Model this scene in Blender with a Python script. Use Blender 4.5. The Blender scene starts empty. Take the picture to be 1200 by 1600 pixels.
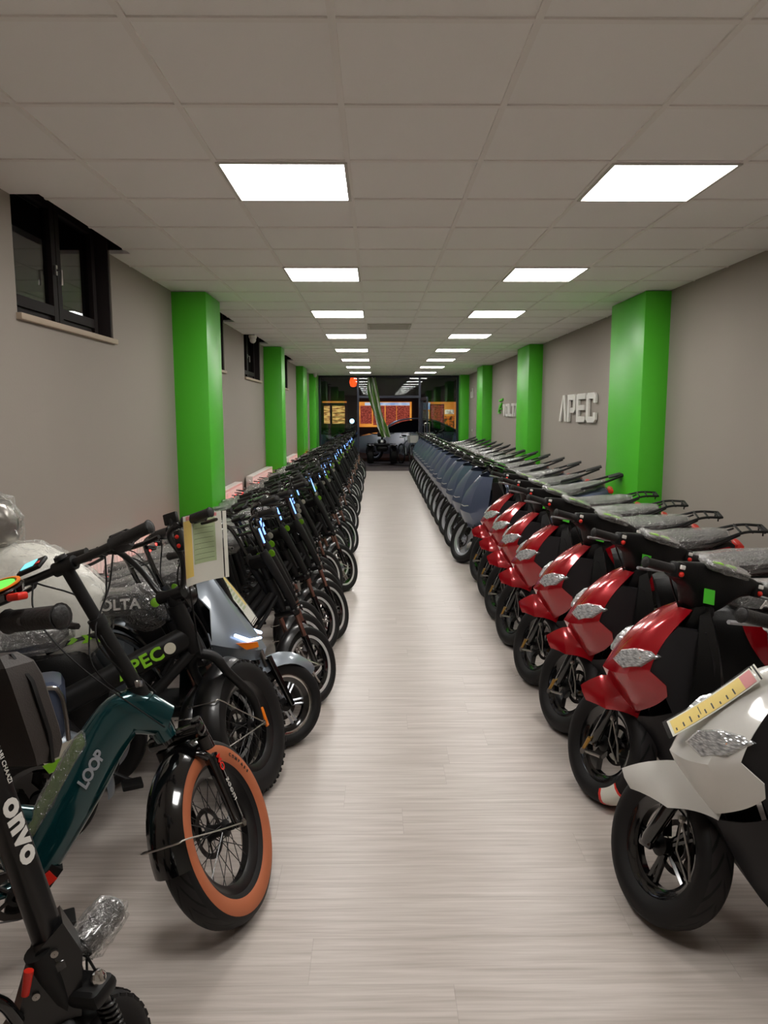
import bpy, bmesh, math, random
from mathutils import Vector as V, Matrix as Mx
R_ = math.radians
sc = bpy.context.scene
COL = sc.collection

# ------------------------------------------------------------ camera, world, exposure
CAMZ, CEIL, LX, RX = 1.62, 2.746, -1.9, 2.75
cd = bpy.data.cameras.new('camera'); cam = bpy.data.objects.new('camera', cd); COL.objects.link(cam)
cd.sensor_fit = 'VERTICAL'; cd.sensor_height = 36.0; cd.lens = 1146.35 / 1600 * 36; cd.clip_start = .02; cd.clip_end = 200
_p, _y, _r = .133233, .010905, -.001466
F = V((math.sin(_y)*math.cos(_p), math.cos(_y)*math.cos(_p), -math.sin(_p)))
_R0 = V((math.cos(_y), -math.sin(_y), 0)); _U0 = _R0.cross(F)
_R = _R0*math.cos(_r) + _U0*math.sin(_r); _U = _R.cross(F)
cam.matrix_world = Mx(((_R.x, _U.x, -F.x, 0), (_R.y, _U.y, -F.y, 0), (_R.z, _U.z, -F.z, CAMZ), (0, 0, 0, 1)))
sc.camera = cam
w = bpy.data.worlds.new('night'); sc.world = w; w.use_nodes = True
w.node_tree.nodes['Background'].inputs[0].default_value = (.02, .025, .04, 1)
w.node_tree.nodes['Background'].inputs[1].default_value = .25
sc.view_settings.view_transform = 'Standard'; sc.view_settings.look = 'None'
sc.view_settings.gamma = 1; sc.view_settings.exposure = 0.0
LAMP = 22.0         # strength of the ceiling panels

# ------------------------------------------------------------ materials
MT = {}
def lin(c):
    return tuple(((x/255)/12.92 if x/255 <= .04045 else ((x/255+.055)/1.055)**2.4) for x in c)
def mat(name, rgb, rough=.5, metal=0., coat=0., emit=0., spec=.5, bump=None, ecol=None):
    m = bpy.data.materials.new(name); m.use_nodes = True; MT[name] = m
    b = m.node_tree.nodes['Principled BSDF']; c = (*lin(rgb), 1)
    b.inputs['Base Color'].default_value = c; b.inputs['Roughness'].default_value = rough
    b.inputs['Metallic'].default_value = metal; b.inputs['Coat Weight'].default_value = coat
    b.inputs['Coat Roughness'].default_value = .06; b.inputs['Specular IOR Level'].default_value = spec
    if emit:
        b.inputs['Emission Color'].default_value = (*lin(ecol or rgb), 1); b.inputs['Emission Strength'].default_value = emit
    if bump:
        n = m.node_tree.nodes; l = m.node_tree.links
        tc = n.new('ShaderNodeTexCoord'); ns = n.new('ShaderNodeTexNoise'); bp = n.new('ShaderNodeBump')
        ns.inputs['Scale'].default_value = bump[0]; ns.inputs['Detail'].default_value = 3
        bp.inputs['Strength'].default_value = bump[1]; bp.inputs['Distance'].default_value = .01
        l.new(tc.outputs['Object'], ns.inputs['Vector']); l.new(ns.outputs['Fac'], bp.inputs['Height']); l.new(bp.outputs['Normal'], b.inputs['Normal'])
    return m
class NT:
    def __init__(s, m): s.n = m.node_tree.nodes; s.l = m.node_tree.links; s.b = s.n['Principled BSDF']
    def new(s, t, **k):
        x = s.n.new('ShaderNode'+t)
        for a, v in k.items(): setattr(x, a, v)
        return x
    def put(s, sock, v):
        if hasattr(v, 'links') or isinstance(v, bpy.types.NodeSocket): s.l.new(v, sock)
        else: sock.default_value = v
    def math(s, op, a, b=None, c=None):
        x = s.new('Math', operation=op)
        for i, q in enumerate((a, b, c)):
            if q is not None: s.put(x.inputs[i], q)
        return x.outputs[0]
    def mix(s, f, a, b):
        x = s.new('Mix', data_type='RGBA'); s.put(x.inputs[0], f); s.put(x.inputs[6], a); s.put(x.inputs[7], b); return x.outputs[2]
    def noise(s, vec, scale, detail=3):
        x = s.new('TexNoise'); x.inputs['Scale'].default_value = scale; x.inputs['Detail'].default_value = detail
        if vec is not None: s.l.new(vec, x.inputs['Vector'])
        return x.outputs['Fac']
    def bump(s, h, strength=.3, dist=.01):
        x = s.new('Bump'); x.inputs['Strength'].default_value = strength; x.inputs['Distance'].default_value = dist
        s.l.new(h, x.inputs['Height']); s.l.new(x.outputs[0], s.b.inputs['Normal'])
    def scaled(s, sc_, coord='Object'):
        tc = s.new('TexCoord'); mp = s.new('Mapping'); mp.inputs['Scale'].default_value = sc_
        s.l.new(tc.outputs[coord], mp.inputs[0]); return mp.outputs[0]

mat('black_paint', (11, 10, 11), .34, 0, .25)
mat('black_gloss', (6, 6, 7), .12, 0, .8)
mat('black_matt', (13, 12, 12), .5, spec=.35)
mat('black_plastic', (14, 13, 13), .42, spec=.35, bump=(220, .12))
mat('charcoal', (32, 30, 32), .45, spec=.35)
mat('rubber', (20, 18, 18), .62, spec=.3)
mat('grip_rubber', (27, 25, 24), .6, bump=(160, .2))
mat('chrome', (225, 222, 218), .12, 1)
mat('steel', (165, 160, 155), .28, 1)
mat('warm_reflecting_chrome', (172, 132, 118), .3, 1)  # chrome fork tubes, their reddish-brown reflections put into the base colour
mat('brass', (190, 150, 80), .3, 1)
mat('bright_rim', (225, 224, 222), .22, .45)
mat('alloy', (205, 207, 214), .3, .7)
mat('dark_steel', (70, 66, 64), .35, .8)
mat('red_paint', (165, 6, 22), .22, .35, 1.)
mat('dark_red_paint', (140, 8, 20), .25, .3, 1.)
mat('white_paint', (226, 224, 218), .25, 0, .9)
mat('slate_paint_blue_lit', (88, 98, 122), .3, .45, .6)  # slate grey, with bluish LED light from the left row mixed into the colour
mat('silver_paint', (138, 146, 154), .3, .4, .8)
mat('teal_paint', (9, 62, 66), .16, .45, 1.)
mat('tan_rubber', (176, 98, 62), .6)
mat('olive_film', (64, 92, 22), .18, 0, .8)
mat('lime', (140, 205, 40), .5)
mat('lime_label', (70, 190, 40), .5)
mat('cream_label', (205, 200, 182), .5)
mat('white_print', (225, 222, 216), .5)
mat('grey_print', (150, 152, 158), .5)
mat('black_print', (40, 38, 36), .6)
mat('red_plastic', (215, 40, 25), .35)
mat('orange_plastic', (230, 120, 20), .35)
mat('clear_lens', (205, 210, 210), .1, .5, 1.)
mat('paper_white', (222, 220, 208), .5)
mat('paper_yellow', (236, 208, 110), .5)
mat('paper_pink', (222, 140, 140), .5)
mat('paper_green', (176, 192, 150), .5)
mat('white_led', (205, 225, 255), .3, emit=4, ecol=(190, 215, 255))
mat('blue_led', (150, 190, 255), .3, emit=2.2, ecol=(120, 165, 255))
mat('tail_led', (255, 40, 35), .3, emit=7, ecol=(255, 50, 45))
mat('screen_cyan', (120, 225, 240), .3, emit=1.1)
mat('screen_green', (90, 215, 70), .3, emit=.9)
mat('lamp_diffuser', (255, 255, 255), .5, emit=LAMP, ecol=(255, 252, 248))
mat('lamp_frame', (205, 200, 192), .5)
mat('column_green', (80, 194, 40), .4, spec=.55)
mat('wall_grey', (156, 147, 138), .8, bump=(60, .06))
mat('ceiling_tile', (190, 183, 175), .9)
mat('tbar', (246, 242, 236), .6)
mat('window_frame', (30, 22, 22), .6, spec=.15)
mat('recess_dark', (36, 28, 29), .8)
mat('stone_sill', (178, 160, 140), .6)
mat('radiator_white', (232, 226, 220), .4)
mat('sign_white', (224, 221, 214), .45)
mat('door_metal', (58, 60, 72), .35, .5)
mat('mat_brown', (74, 62, 60), .9)
mat('pavement', (78, 66, 62), .8)
mat('car_silver', (150, 155, 168), .25, .5, 1.)
mat('car_glass', (8, 8, 10), .08, 0, 1.)
mat('facade', (52, 34, 32), .8)
mat('wood_red', (92, 28, 18), .5)
mat('fabric_green', (86, 118, 52), .35)
mat('white_foam', (240, 238, 230), .45, bump=(10, 1.))
mat('bag_shell', (50, 44, 41), .55, bump=(300, .15))
mat('ceiling_void', (12, 11, 11), .9)

# floor: pale wood-look vinyl, planks laid across the aisle
m = mat('floor_vinyl', (196, 187, 178), .33, spec=.4); t = NT(m)
o = t.scaled((1, 1, 1)); sx = t.new('SeparateXYZ'); t.l.new(o, sx.inputs[0])
X, Y = sx.outputs[0], sx.outputs[1]
row = t.math('FLOOR', t.math('DIVIDE', Y, .19)); fy = t.math('FRACT', t.math('DIVIDE', Y, .19))
offs = t.math('FRACT', t.math('MULTIPLY', t.math('SINE', t.math('MULTIPLY', row, 12.99)), 43.7))
px = t.math('ADD', t.math('DIVIDE', X, 1.25), offs); fx = t.math('FRACT', px); pid = t.math('FLOOR', px)
rnd = t.math('FRACT', t.math('MULTIPLY', t.math('SINE', t.math('ADD', t.math('MULTIPLY', row, 7.13), t.math('MULTIPLY', pid, 3.71))), 91.3))
cb = t.new('CombineXYZ'); t.put(cb.inputs[0], t.math('MULTIPLY', X, 1.0)); t.put(cb.inputs[1], t.math('MULTIPLY', Y, 24)); t.put(cb.inputs[2], t.math('MULTIPLY', rnd, 30))
g1 = t.noise(cb.outputs[0], 2.2, 5)
cb2 = t.new('CombineXYZ'); t.put(cb2.inputs[0], t.math('MULTIPLY', X, 2.5)); t.put(cb2.inputs[1], t.math('MULTIPLY', Y, 70)); t.put(cb2.inputs[2], rnd)
g2 = t.noise(cb2.outputs[0], 2.0, 3)
gg = t.math('ADD', t.math('MULTIPLY', g1, .7), t.math('MULTIPLY', g2, .3))
cr = t.new('ValToRGB'); t.l.new(gg, cr.inputs[0]); e = cr.color_ramp.elements
e[0].position = .32; e[0].color = (*lin((165, 155, 146)), 1); e[1].position = .66; e[1].color = (*lin((198, 189, 182)), 1)
seam = t.math('MAXIMUM', t.math('LESS_THAN', fy, .012), t.math('LESS_THAN', fx, .0022))
c2 = t.mix(t.math('MULTIPLY', rnd, .10), cr.outputs[0], (*lin((196, 187, 180)), 1))
t.l.new(t.mix(t.math('MULTIPLY', seam, .3), c2, (*lin((140, 130, 122)), 1)), t.b.inputs['Base Color'])
t.bump(gg, .12, .004)

# ceiling tiles: faint mottling
t = NT(MT['ceiling_tile']); f = t.noise(t.scaled((1, 1, 1)), 300, 2)
t.l.new(t.mix(f, (*lin((249, 246, 241)), 1), (*lin((254, 252, 248)), 1)), t.b.inputs['Base Color'])

t = NT(MT['clear_lens']); vo = t.new('TexVoronoi'); vo.inputs['Scale'].default_value = 120; t.l.new(t.scaled((.6, .6, 1.6)), vo.inputs[0])
t.l.new(t.mix(t.math('MULTIPLY', vo.outputs['Distance'], .9), (*lin((252, 254, 254)), 1), (*lin((110, 112, 116)), 1)), t.b.inputs['Base Color']); t.bump(vo.outputs['Distance'], .5, .004)
# tyre treads use the lathe UVs (u round the wheel, v across)
def tyre_mat(name, rgb, n, k, wid, strength, lo=.32, hi=.68):
    m = mat(name, rgb, .6); t = NT(m); tc = t.new('TexCoord'); s = t.new('SeparateXYZ'); t.l.new(tc.outputs['UV'], s.inputs[0])
    u, v = s.outputs[0], s.outputs[1]
    a = t.math('ABSOLUTE', t.math('SUBTRACT', v, .5))
    ph = t.math('FRACT', t.math('ADD', t.math('MULTIPLY', u, n), t.math('MULTIPLY', a, k)))
    gr = t.math('LESS_THAN', ph, wid)
    inz = t.math('MULTIPLY', t.math('GREATER_THAN', v, lo), t.math('LESS_THAN', v, hi))
    notc = t.math('GREATER_THAN', a, .02)
    h = t.math('SUBTRACT', 1., t.math('MULTIPLY', t.math('MULTIPLY', gr, inz), notc))
    t.bump(h, strength, .012)
    t.b.inputs['Specular IOR Level'].default_value = .3
    tread = t.mix(h, (.0006, .0006, .0006, 1), (*lin([c*1.7 for c in rgb]), 1))  # tread lightened as if lit, groove shade painted near-black
    t.l.new(t.mix(inz, (*lin(rgb), 1), tread), t.b.inputs['Base Color'])
tyre_mat('tyre_chevron', (20, 19, 19), 24, 8, .22, 1.)
tyre_mat('tyre_scooter', (20, 18, 18), 20, 6, .24, 1.)
tyre_mat('tyre_plain', (19, 18, 18), 44, 3, .3, .6)

# crinkled clear wrap and glass: partly see-through, partly reflecting
def clear(name, tint, base, crinkle, white=.0, rough=.08, bs=1.):
    m = bpy.data.materials.new(name); m.use_nodes = True; MT[name] = m; n = m.node_tree.nodes; l = m.node_tree.links
    for x in list(n): n.remove(x)
    out = n.new('ShaderNodeOutputMaterial'); tr = n.new('ShaderNodeBsdfTransparent'); gl = n.new('ShaderNodeBsdfGlossy')
    tr.inputs[0].default_value = (*tint, 1); gl.inputs['Roughness'].default_value = rough
    mx = n.new('ShaderNodeMixShader'); fr = n.new('ShaderNodeLayerWeight'); fr.inputs[0].default_value = .5; pw = n.new('ShaderNodeMath'); pw.operation = 'POWER'; pw.inputs[1].default_value = 4.
    ad = n.new('ShaderNodeMath'); ad.operation = 'ADD'; ad.inputs[1].default_value = base; ad.use_clamp = True
    l.new(fr.outputs['Facing'], pw.inputs[0]); l.new(pw.outputs[0], ad.inputs[0]); l.new(ad.outputs[0], mx.inputs[0]); l.new(tr.outputs[0], mx.inputs[1])
    src = gl.outputs[0]
    if white:
        df = n.new('ShaderNodeBsdfDiffuse'); df.inputs[0].default_value = (.75, .74, .7, 1); m2 = n.new('ShaderNodeMixShader'); m2.inputs[0].default_value = white
        l.new(gl.outputs[0], m2.inputs[1]); l.new(df.outputs[0], m2.inputs[2]); src = m2.outputs[0]
    l.new(src, mx.inputs[2]); l.new(mx.outputs[0], out.inputs[0])
    if crinkle:
        tc = n.new('ShaderNodeTexCoord'); ns = n.new('ShaderNodeTexNoise'); ns.inputs['Scale'].default_value = crinkle; ns.inputs['Detail'].default_value = 4; ns.inputs['Distortion'].default_value = 1.5
        bp = n.new('ShaderNodeBump'); bp.inputs['Strength'].default_value = bs; bp.inputs['Distance'].default_value = .02
        l.new(tc.outputs['Object'], ns.inputs[0]); l.new(ns.outputs[0], bp.inputs['Height']); l.new(bp.outputs[0], gl.inputs['Normal']); l.new(bp.outputs[0], fr.inputs['Normal'])
clear('plastic_wrap', (.95, .95, .95), .17, 30, .3, .1)
clear('thick_wrap', (.97, .97, .96), .08, 16, .6, .15)
clear('window_glass', (.8, .85, .85), .06, 0, 0, .0)
clear('sleeve', (.98, .98, .98), .0, 5, .1, .12, .06)

# ------------------------------------------------------------ mesh builder
def frame_for(d):
    d = d.normalized(); a = V((0, 0, 1)) if abs(d.z) < .9 else V((1, 0, 0))
    x = d.cross(a).normalized(); return x, d.cross(x).normalized()
class MB:
    def __init__(s, M=None): s.bm = bmesh.new(); s.uv = s.bm.loops.layers.uv.new('UVMap'); s.M = M or Mx.Identity(4); s.mi = 0; s.ca = 26
    def v(s, p): return s.bm.verts.new(s.M @ V(p))
    def f(s, vs, uvs=None):
        try: f = s.bm.faces.new(vs)
        except ValueError: return None
        f.material_index = s.mi
        if uvs:
            for lp, q in zip(f.loops, uvs): lp[s.uv].uv = q
        return f
    def rings(s, rs, closed=True, cap=True, uv=False):
        R = [[s.v(p) for p in r] for r in rs]; n = len(R[0])
        for i in range(len(R)-1):
            for j in range(n if closed else n-1):
                k = (j+1) % n
                s.f((R[i][j], R[i][k], R[i+1][k], R[i+1][j]))
        if cap and closed: s.f(R[0][::-1]); s.f(R[-1])
        return R
    def tube(s, pts, r, seg=8, cap=True, flat=1.):
        pts = [V(p) for p in pts]; n = len(pts); rr = r if isinstance(r, (list, tuple)) else [r]*n
        d0 = pts[1]-pts[0]; x, y = frame_for(d0); out = []
        for i, p in enumerate(pts):
            d = (pts[min(i+1, n-1)]-pts[max(i-1, 0)]).normalized()
            x = (x-d*x.dot(d)).normalized(); y = d.cross(x)
            out.append([p+(x*math.cos(2*math.pi*k/seg)+y*math.sin(2*math.pi*k/seg)*flat)*rr[i] for k in range(seg)])
        s.rings(out, True, cap); return s
    def curve(s, pts, r, seg=8, sub=5, cap=True):
        return s.tube(smooth_path(pts, sub), r, seg, cap)
    def box(s, c, sz, rot=None, bev=0):
        c = V(c); h = V(sz)/2; Rm = rot or Mx.Identity(3)
        def P(a, b, d): return c+Rm @ V((a*h.x, b*h.y, d*h.z))
        if bev <= 0:
            vs = [s.v(P(a, b, d)) for d in (-1, 1) for a, b in ((-1, -1), (1, -1), (1, 1), (-1, 1))]
            for q in ((3, 2, 1, 0), (4, 5, 6, 7), (0, 1, 5, 4), (1, 2, 6, 5), (2, 3, 7, 6), (3, 0, 4, 7)): s.f([vs[i] for i in q])
            return s
        bv = min(bev, min(h)*.95); rs = []
        for z, ins in ((-h.z, bv), (-h.z+bv*.3, bv*.3), (-h.z+bv, 0), (h.z-bv, 0), (h.z-bv*.3, bv*.3), (h.z, bv)):
            r = []
            for (qx, qy, a0) in ((1, 1, 0), (-1, 1, 90), (-1, -1, 180), (1, -1, 270)):
                for a in (0, 45, 90):
                    an = R_(a0+a); cx = qx*(h.x-bv); cy = qy*(h.y-bv); rad = bv-ins if bv > ins else 0
                    r.append(c+Rm @ V((cx+rad*math.cos(an), cy+rad*math.sin(an), z)))
            rs.append(r)
        s.rings(rs); return s
    def lathe(s, c, axis, prof, seg=32, closed=False, a0=0, a1=360, ref=None):
        c = V(c); ax = V(axis).normalized(); x, y = frame_for(ax)
        if ref is not None:
            x = V(ref); x = (x-ax*x.dot(ax)).normalized(); y = ax.cross(x)
        full = abs(a1-a0) >= 360; n = seg if full else seg+1; R = []
        for i in range(n):
            a = R_(a0+(a1-a0)*i/seg); d = x*math.cos(a)+y*math.sin(a)
            R.append([s.v(c+d*r+ax*h) for r, h in prof])
        m = len(prof)
        for i in range(seg):
            A = R[i]; B = R[(i+1) % n]
            for j in range(m if closed else m-1):
                k = (j+1) % m
                s.f((A[j], B[j], B[k], A[k]), ((i/seg, j/m), ((i+1)/seg, j/m), ((i+1)/seg, (j+1)/m), (i/seg, (j+1)/m)))
        if closed and not full: s.f(R[0]); s.f(R[-1][::-1])
        return s
    def ball(s, c, r, seg=12, sc_=(1, 1, 1)):
        c = V(c); rs = []
        for i in range(1, seg//2):
            t_ = math.pi*i/(seg//2); rs.append([c+V((r*sc_[0]*math.sin(t_)*math.cos(2*math.pi*k/seg), r*sc_[1]*math.sin(t_)*math.sin(2*math.pi*k/seg), r*sc_[2]*math.cos(t_))) for k in range(seg)])
        R = s.rings(rs, True, False); a = s.v(c+V((0, 0, r*sc_[2]))); b = s.v(c-V((0, 0, r*sc_[2])))
        for k in range(seg):
            s.f((a, R[0][k], R[0][(k+1) % seg])); s.f((b, R[-1][(k+1) % seg], R[-1][k]))
        return s
    def grid(s, rows, th=.006, closed=False):
        """open surface rows x cols, thickened along its normals"""
        rows = [[V(p) for p in r] for r in rows]; n = len(rows); m = len(rows[0]); N = [[None]*m for _ in rows]
        for i in range(n):
            for j in range(m):
                a = rows[min(i+1, n-1)][j]-rows[max(i-1, 0)][j]; b = rows[i][min(j+1, m-1)]-rows[i][max(j-1, 0)]
                q = a.cross(b); N[i][j] = q.normalized() if q.length > 1e-9 else V((0, 0, 1))
        A = [[s.v(p) for p in r] for r in rows]; B = [[s.v(rows[i][j]-N[i][j]*th) for j in range(m)] for i in range(n)]
        for i in range(n-1):
            for j in range(m-1):
                s.f((A[i][j], A[i+1][j], A[i+1][j+1], A[i][j+1])); s.f((B[i][j], B[i][j+1], B[i+1][j+1], B[i+1][j]))
        for i in range(n-1): s.f((A[i][0], B[i][0], B[i+1][0], A[i+1][0])); s.f((A[i][-1], A[i+1][-1], B[i+1][-1], B[i][-1]))
        for j in range(m-1): s.f((A[0][j], A[0][j+1], B[0][j+1], B[0][j])); s.f((A[-1][j], B[-1][j], B[-1][j+1], A[-1][j+1]))
        return s
    def plate(s, pts, off):
        """closed outline extruded by the vector off"""
        off = V(off); A = [V(p) for p in pts]; s.rings([A, [p+off for p in A]]); return s
    def build(s, name, m, parent=None, ang=38, sub=0, world=None):
        bmesh.ops.recalc_face_normals(s.bm, faces=s.bm.faces)
        me = bpy.data.meshes.new(name); s.bm.to_mesh(me); s.bm.free()
        for q in (m if isinstance(m, (list, tuple)) else [m]): me.materials.append(MT[q])
        for p in me.polygons: p.use_smooth = True
        o = bpy.data.objects.new(name, me); COL.objects.link(o)
        if sub:
            be = bmesh.new(); be.from_mesh(me); cl = be.edges.layers.float.get('crease_edge') or be.edges.layers.float.new('crease_edge')
            for e in be.edges:
                if len(e.link_faces) == 2 and e.calc_face_angle(0) > R_(s.ca): e[cl] = 1.
            be.to_mesh(me); be.free()
            md = o.modifiers.new('s', 'SUBSURF'); md.levels = md.render_levels = sub
            dg = bpy.context.evaluated_depsgraph_get(); dg.update()
            me2 = bpy.data.meshes.new_from_object(o.evaluated_get(dg)); o.modifiers.clear(); o.data = me2; me2.name = name; bpy.data.meshes.remove(me); me = me2
        me.set_sharp_from_angle(angle=R_(ang))
        if parent: adopt(o, parent)
        return o
_KM = {}
def adopt(o, parent): o.parent = parent; _KM.setdefault(parent.name, []).append(o); return o
def KIDS(o): return _KM.get(o.name, [])
def smooth_path(pts, sub=5):
    pts = [V(p) for p in pts]; P = [pts[0]*2-pts[1]]+pts+[pts[-1]*2-pts[-2]]; out = []
    for i in range(1, len(P)-2):
        a, b, c, d = P[i-1:i+3]
        for k in range(sub):
            t_ = k/sub; out.append(.5*((2*b)+(c-a)*t_+(2*a-5*b+4*c-d)*t_*t_+(3*b-a-3*c+d)*t_**3))
    out.append(pts[-1]); return out
def tag(o, label=None, cat=None, group=None, kind=None):
    if label: o['label'] = label
    if cat: o['category'] = cat
    if group: o['group'] = group
    if kind: o['kind'] = kind
    return o
def empty(name, loc=(0, 0, 0), rot=(0, 0, 0)):
    o = bpy.data.objects.new(name, None); o.location = loc; o.rotation_euler = rot; o.empty_display_size = .1; COL.objects.link(o); return o
def copy_tree(o, parent=None, skip=()):
    c = o.copy(); COL.objects.link(c)
    if parent: adopt(c, parent)
    for ch in KIDS(o):
        if ch.name.split('.')[0] not in skip: copy_tree(ch, c)
    return c
def text(name, s, size, M, m, parent=None, ext=.0008, bold=0., shear=0., space=1.):
    c = bpy.data.curves.new(name, 'FONT'); c.body = s; c.size = size; c.extrude = ext; c.offset = bold; c.shear = shear; c.space_character = space
    c.align_x = 'CENTER'; c.align_y = 'CENTER'; c.resolution_u = 3
    o = bpy.data.objects.new(name, c)
    dg = bpy.context.evaluated_depsgraph_get(); COL.objects.link(o); dg.update()
    me = bpy.data.meshes.new_from_object(o.evaluated_get(dg)); bpy.data.objects.remove(o); bpy.data.curves.remove(c)
    me.transform(M); me.materials.append(MT[m]); o = bpy.data.objects.new(name, me); COL.objects.link(o)
    if parent: adopt(o, parent)
    return o
def axes(o, x, y):
    """matrix whose local x/y follow the given directions (text plane)"""
    x = V(x).normalized(); z = x.cross(V(y)).normalized(); y = z.cross(x)
    return Mx(((x.x, y.x, z.x, o[0]), (x.y, y.y, z.y, o[1]), (x.z, y.z, z.z, o[2]), (0, 0, 0, 1)))
def steer(S0, caster, delta):
    a = V((-math.sin(R_(caster)), 0, math.cos(R_(caster))))
    return Mx.Translation(S0) @ Mx.Rotation(R_(delta), 4, a) @ Mx.Translation(-V(S0))
def place(root, x, y, yaw, lean=0, pitch=0):
    root.location = (x, y, 0); root.rotation_euler = (-R_(lean), R_(pitch), R_(yaw))
def low(o, Mw):
    zs = [min((Mw @ v.co).z for v in ch.data.vertices) for ch in KIDS(o) if ch.name.split('.')[0] == 'tire']
    return zs[0] if zs else None
def drop(root, names=('tire',)):
    """level the thing on both wheels, then rest it on the floor"""
    ends = {ch.name.split('.')[0]: ch for ch in KIDS(root)}
    if 'front_wheel' in ends and 'rear_wheel' in ends:
        for _ in range(2):
            Mw = Mx.Translation(root.location) @ root.rotation_euler.to_matrix().to_4x4()
            root.rotation_euler.y += (low(ends['front_wheel'], Mw)-low(ends['rear_wheel'], Mw))/1.15
    return drop0(root, names)
def drop0(root, names=('tire',)):
    """rest the thing on the floor: lowest tyre point at z = 0"""
    Mw = Mx.Translation(root.location) @ root.rotation_euler.to_matrix().to_4x4(); zs = []
    def rec(o):
        for ch in KIDS(o):
            if ch.type == 'MESH' and ch.name.split('.')[0] in names:
                zs.append(min((Mw @ v.co).z for v in ch.data.vertices))
            rec(ch)
    rec(root); root.location.z -= min(zs)-.001; return root
def ordinal(n):
    ones = ['', 'first', 'second', 'third', 'fourth', 'fifth', 'sixth', 'seventh', 'eighth', 'ninth', 'tenth', 'eleventh', 'twelfth', 'thirteenth', 'fourteenth', 'fifteenth', 'sixteenth', 'seventeenth', 'eighteenth', 'nineteenth']
    if n < 20: return ones[n]
    d = {2: ('twentieth', 'twenty'), 3: ('thirtieth', 'thirty'), 4: ('fortieth', 'forty'), 5: ('fiftieth', 'fifty')}[n//10]
    return d[0] if n % 10 == 0 else d[1]+'-'+ones[n % 10]
random.seed(4)
# ------------------------------------------------------------ the room
YB, YE, YF = -2.2, 22.3, 20.87      # wall behind the camera, glass front, end of the pale floor
def struct(o): tag(o, kind='structure'); return o
def plain(name, m, c, sz, **k):
    b = MB(); b.box(c, sz, **k); return b.build(name, m)
struct(plain('floor', 'floor_vinyl', (.425, (YB+YF)/2, -.05), (RX-LX+.9, YF-YB, .1)))
struct(plain('floor', 'mat_brown', (.425, (YF+YE+.1)/2, -.052), (RX-LX+.9, YE+.1-YF, .1)))
struct(plain('trim_1', 'steel', (.425, YF, .001), (RX-LX, .03, .006)))
WIN = [(4.02, 5.46), (7.95, 9.41), (10.83, 12.3), (14.6, 16.1), (18.3, 19.6)]
WZ0 = 2.15
# left wall with the window openings cut out, running on above the ceiling so that the recesses close
b = MB(); ys = YB; T = .4
for a, c in WIN:
    b.box((LX-T/2, (ys+a)/2, 1.6), (T, a-ys, 3.2)); b.box((LX-T/2, (a+c)/2, WZ0/2), (T, c-a, WZ0)); b.box((LX-T/2, (a+c)/2, 3.1), (T, c-a, .2)); ys = c
b.box((LX-T/2, (ys+YE)/2, 1.6), (T, YE-ys, 3.2)); struct(b.build('wall_left', 'wall_grey'))
struct(plain('wall_right', 'wall_grey', (RX+.15, (YB+YE)/2, 1.5), (.3, YE-YB, 3.)))
struct(plain('wall_back', 'lamp_frame', (.425, YB-.1, 1.5), (RX-LX+.6, .2, 3.)))
# ceiling: tiles sit a little above the white grid; notches in front of the windows
b = MB(); CX = -1.75; z0 = CEIL+.008
b.box(((CX+RX)/2, (YB+YE)/2, z0+.02), (RX-CX, YE-YB, .04)); ys = YB
for a, c in WIN: b.box(((LX+CX)/2, (ys+a)/2, z0+.02), (CX-LX, a-ys, .04)); ys = c
b.box(((LX+CX)/2, (ys+YE)/2, z0+.02), (CX-LX, YE-ys, .04)); struct(b.build('ceiling', 'ceiling_tile'))
GX0, GY0 = -.7243, 2.2946
b = MB(); i = -2
while GX0+.6*i < RX: 
    x = GX0+.6*i
    if x > LX: b.box((x, (YB+YE)/2, CEIL+.004), (.024, YE-YB, .008))
    i += 1
j = -7
while GY0+.6*j < YE:
    y = GY0+.6*j
    if y > YB:
        x0 = CX if any(a-.02 < y < c+.02 for a, c in WIN) else LX
        b.box(((x0+RX)/2, y, CEIL+.0045), (RX-x0, .024, .006))
    j += 1
struct(b.build('trim_2', 'tbar'))
b = MB()
for a, c in WIN:      # the dark void the notches open into
    b.box((CX+.02, (a+c)/2, 2.98), (.02, c-a+.04, .4)); b.box(((LX+CX)/2, a-.01, 2.98), (.2, .02, .4)); b.box(((LX+CX)/2, c+.01, 2.98), (.2, .02, .4)); b.box(((LX+CX)/2-.03, (a+c)/2, 3.19), (.3, c-a+.04, .02))
struct(b.build('trim_3', 'ceiling_void'))
for k, (x0, x1, y0, y1, z1) in enumerate([(-1.9, -1.59, 7.05, 7.68, CEIL), (-1.9, -1.61, 12.7, 13.17, CEIL), (-1.9, -1.74, 17.8, 18.8, CEIL), (-1.9, -1.72, 21.2, 22.28, CEIL),
                                          (2.52, 2.75, 6.99, 7.98, CEIL), (2.53, 2.75, 12.26, 13.25, CEIL), (2.53, 2.75, 17.55, 18.49, CEIL), (2.5, 2.75, 21.85, 22.28, CEIL)]):
    struct(plain('trim_%d' % (4+k), 'column_green', ((x0+x1)/2, (y0+y1)/2, z1/2), (x1-x0+.02, y1-y0, z1), bev=.006))
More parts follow.
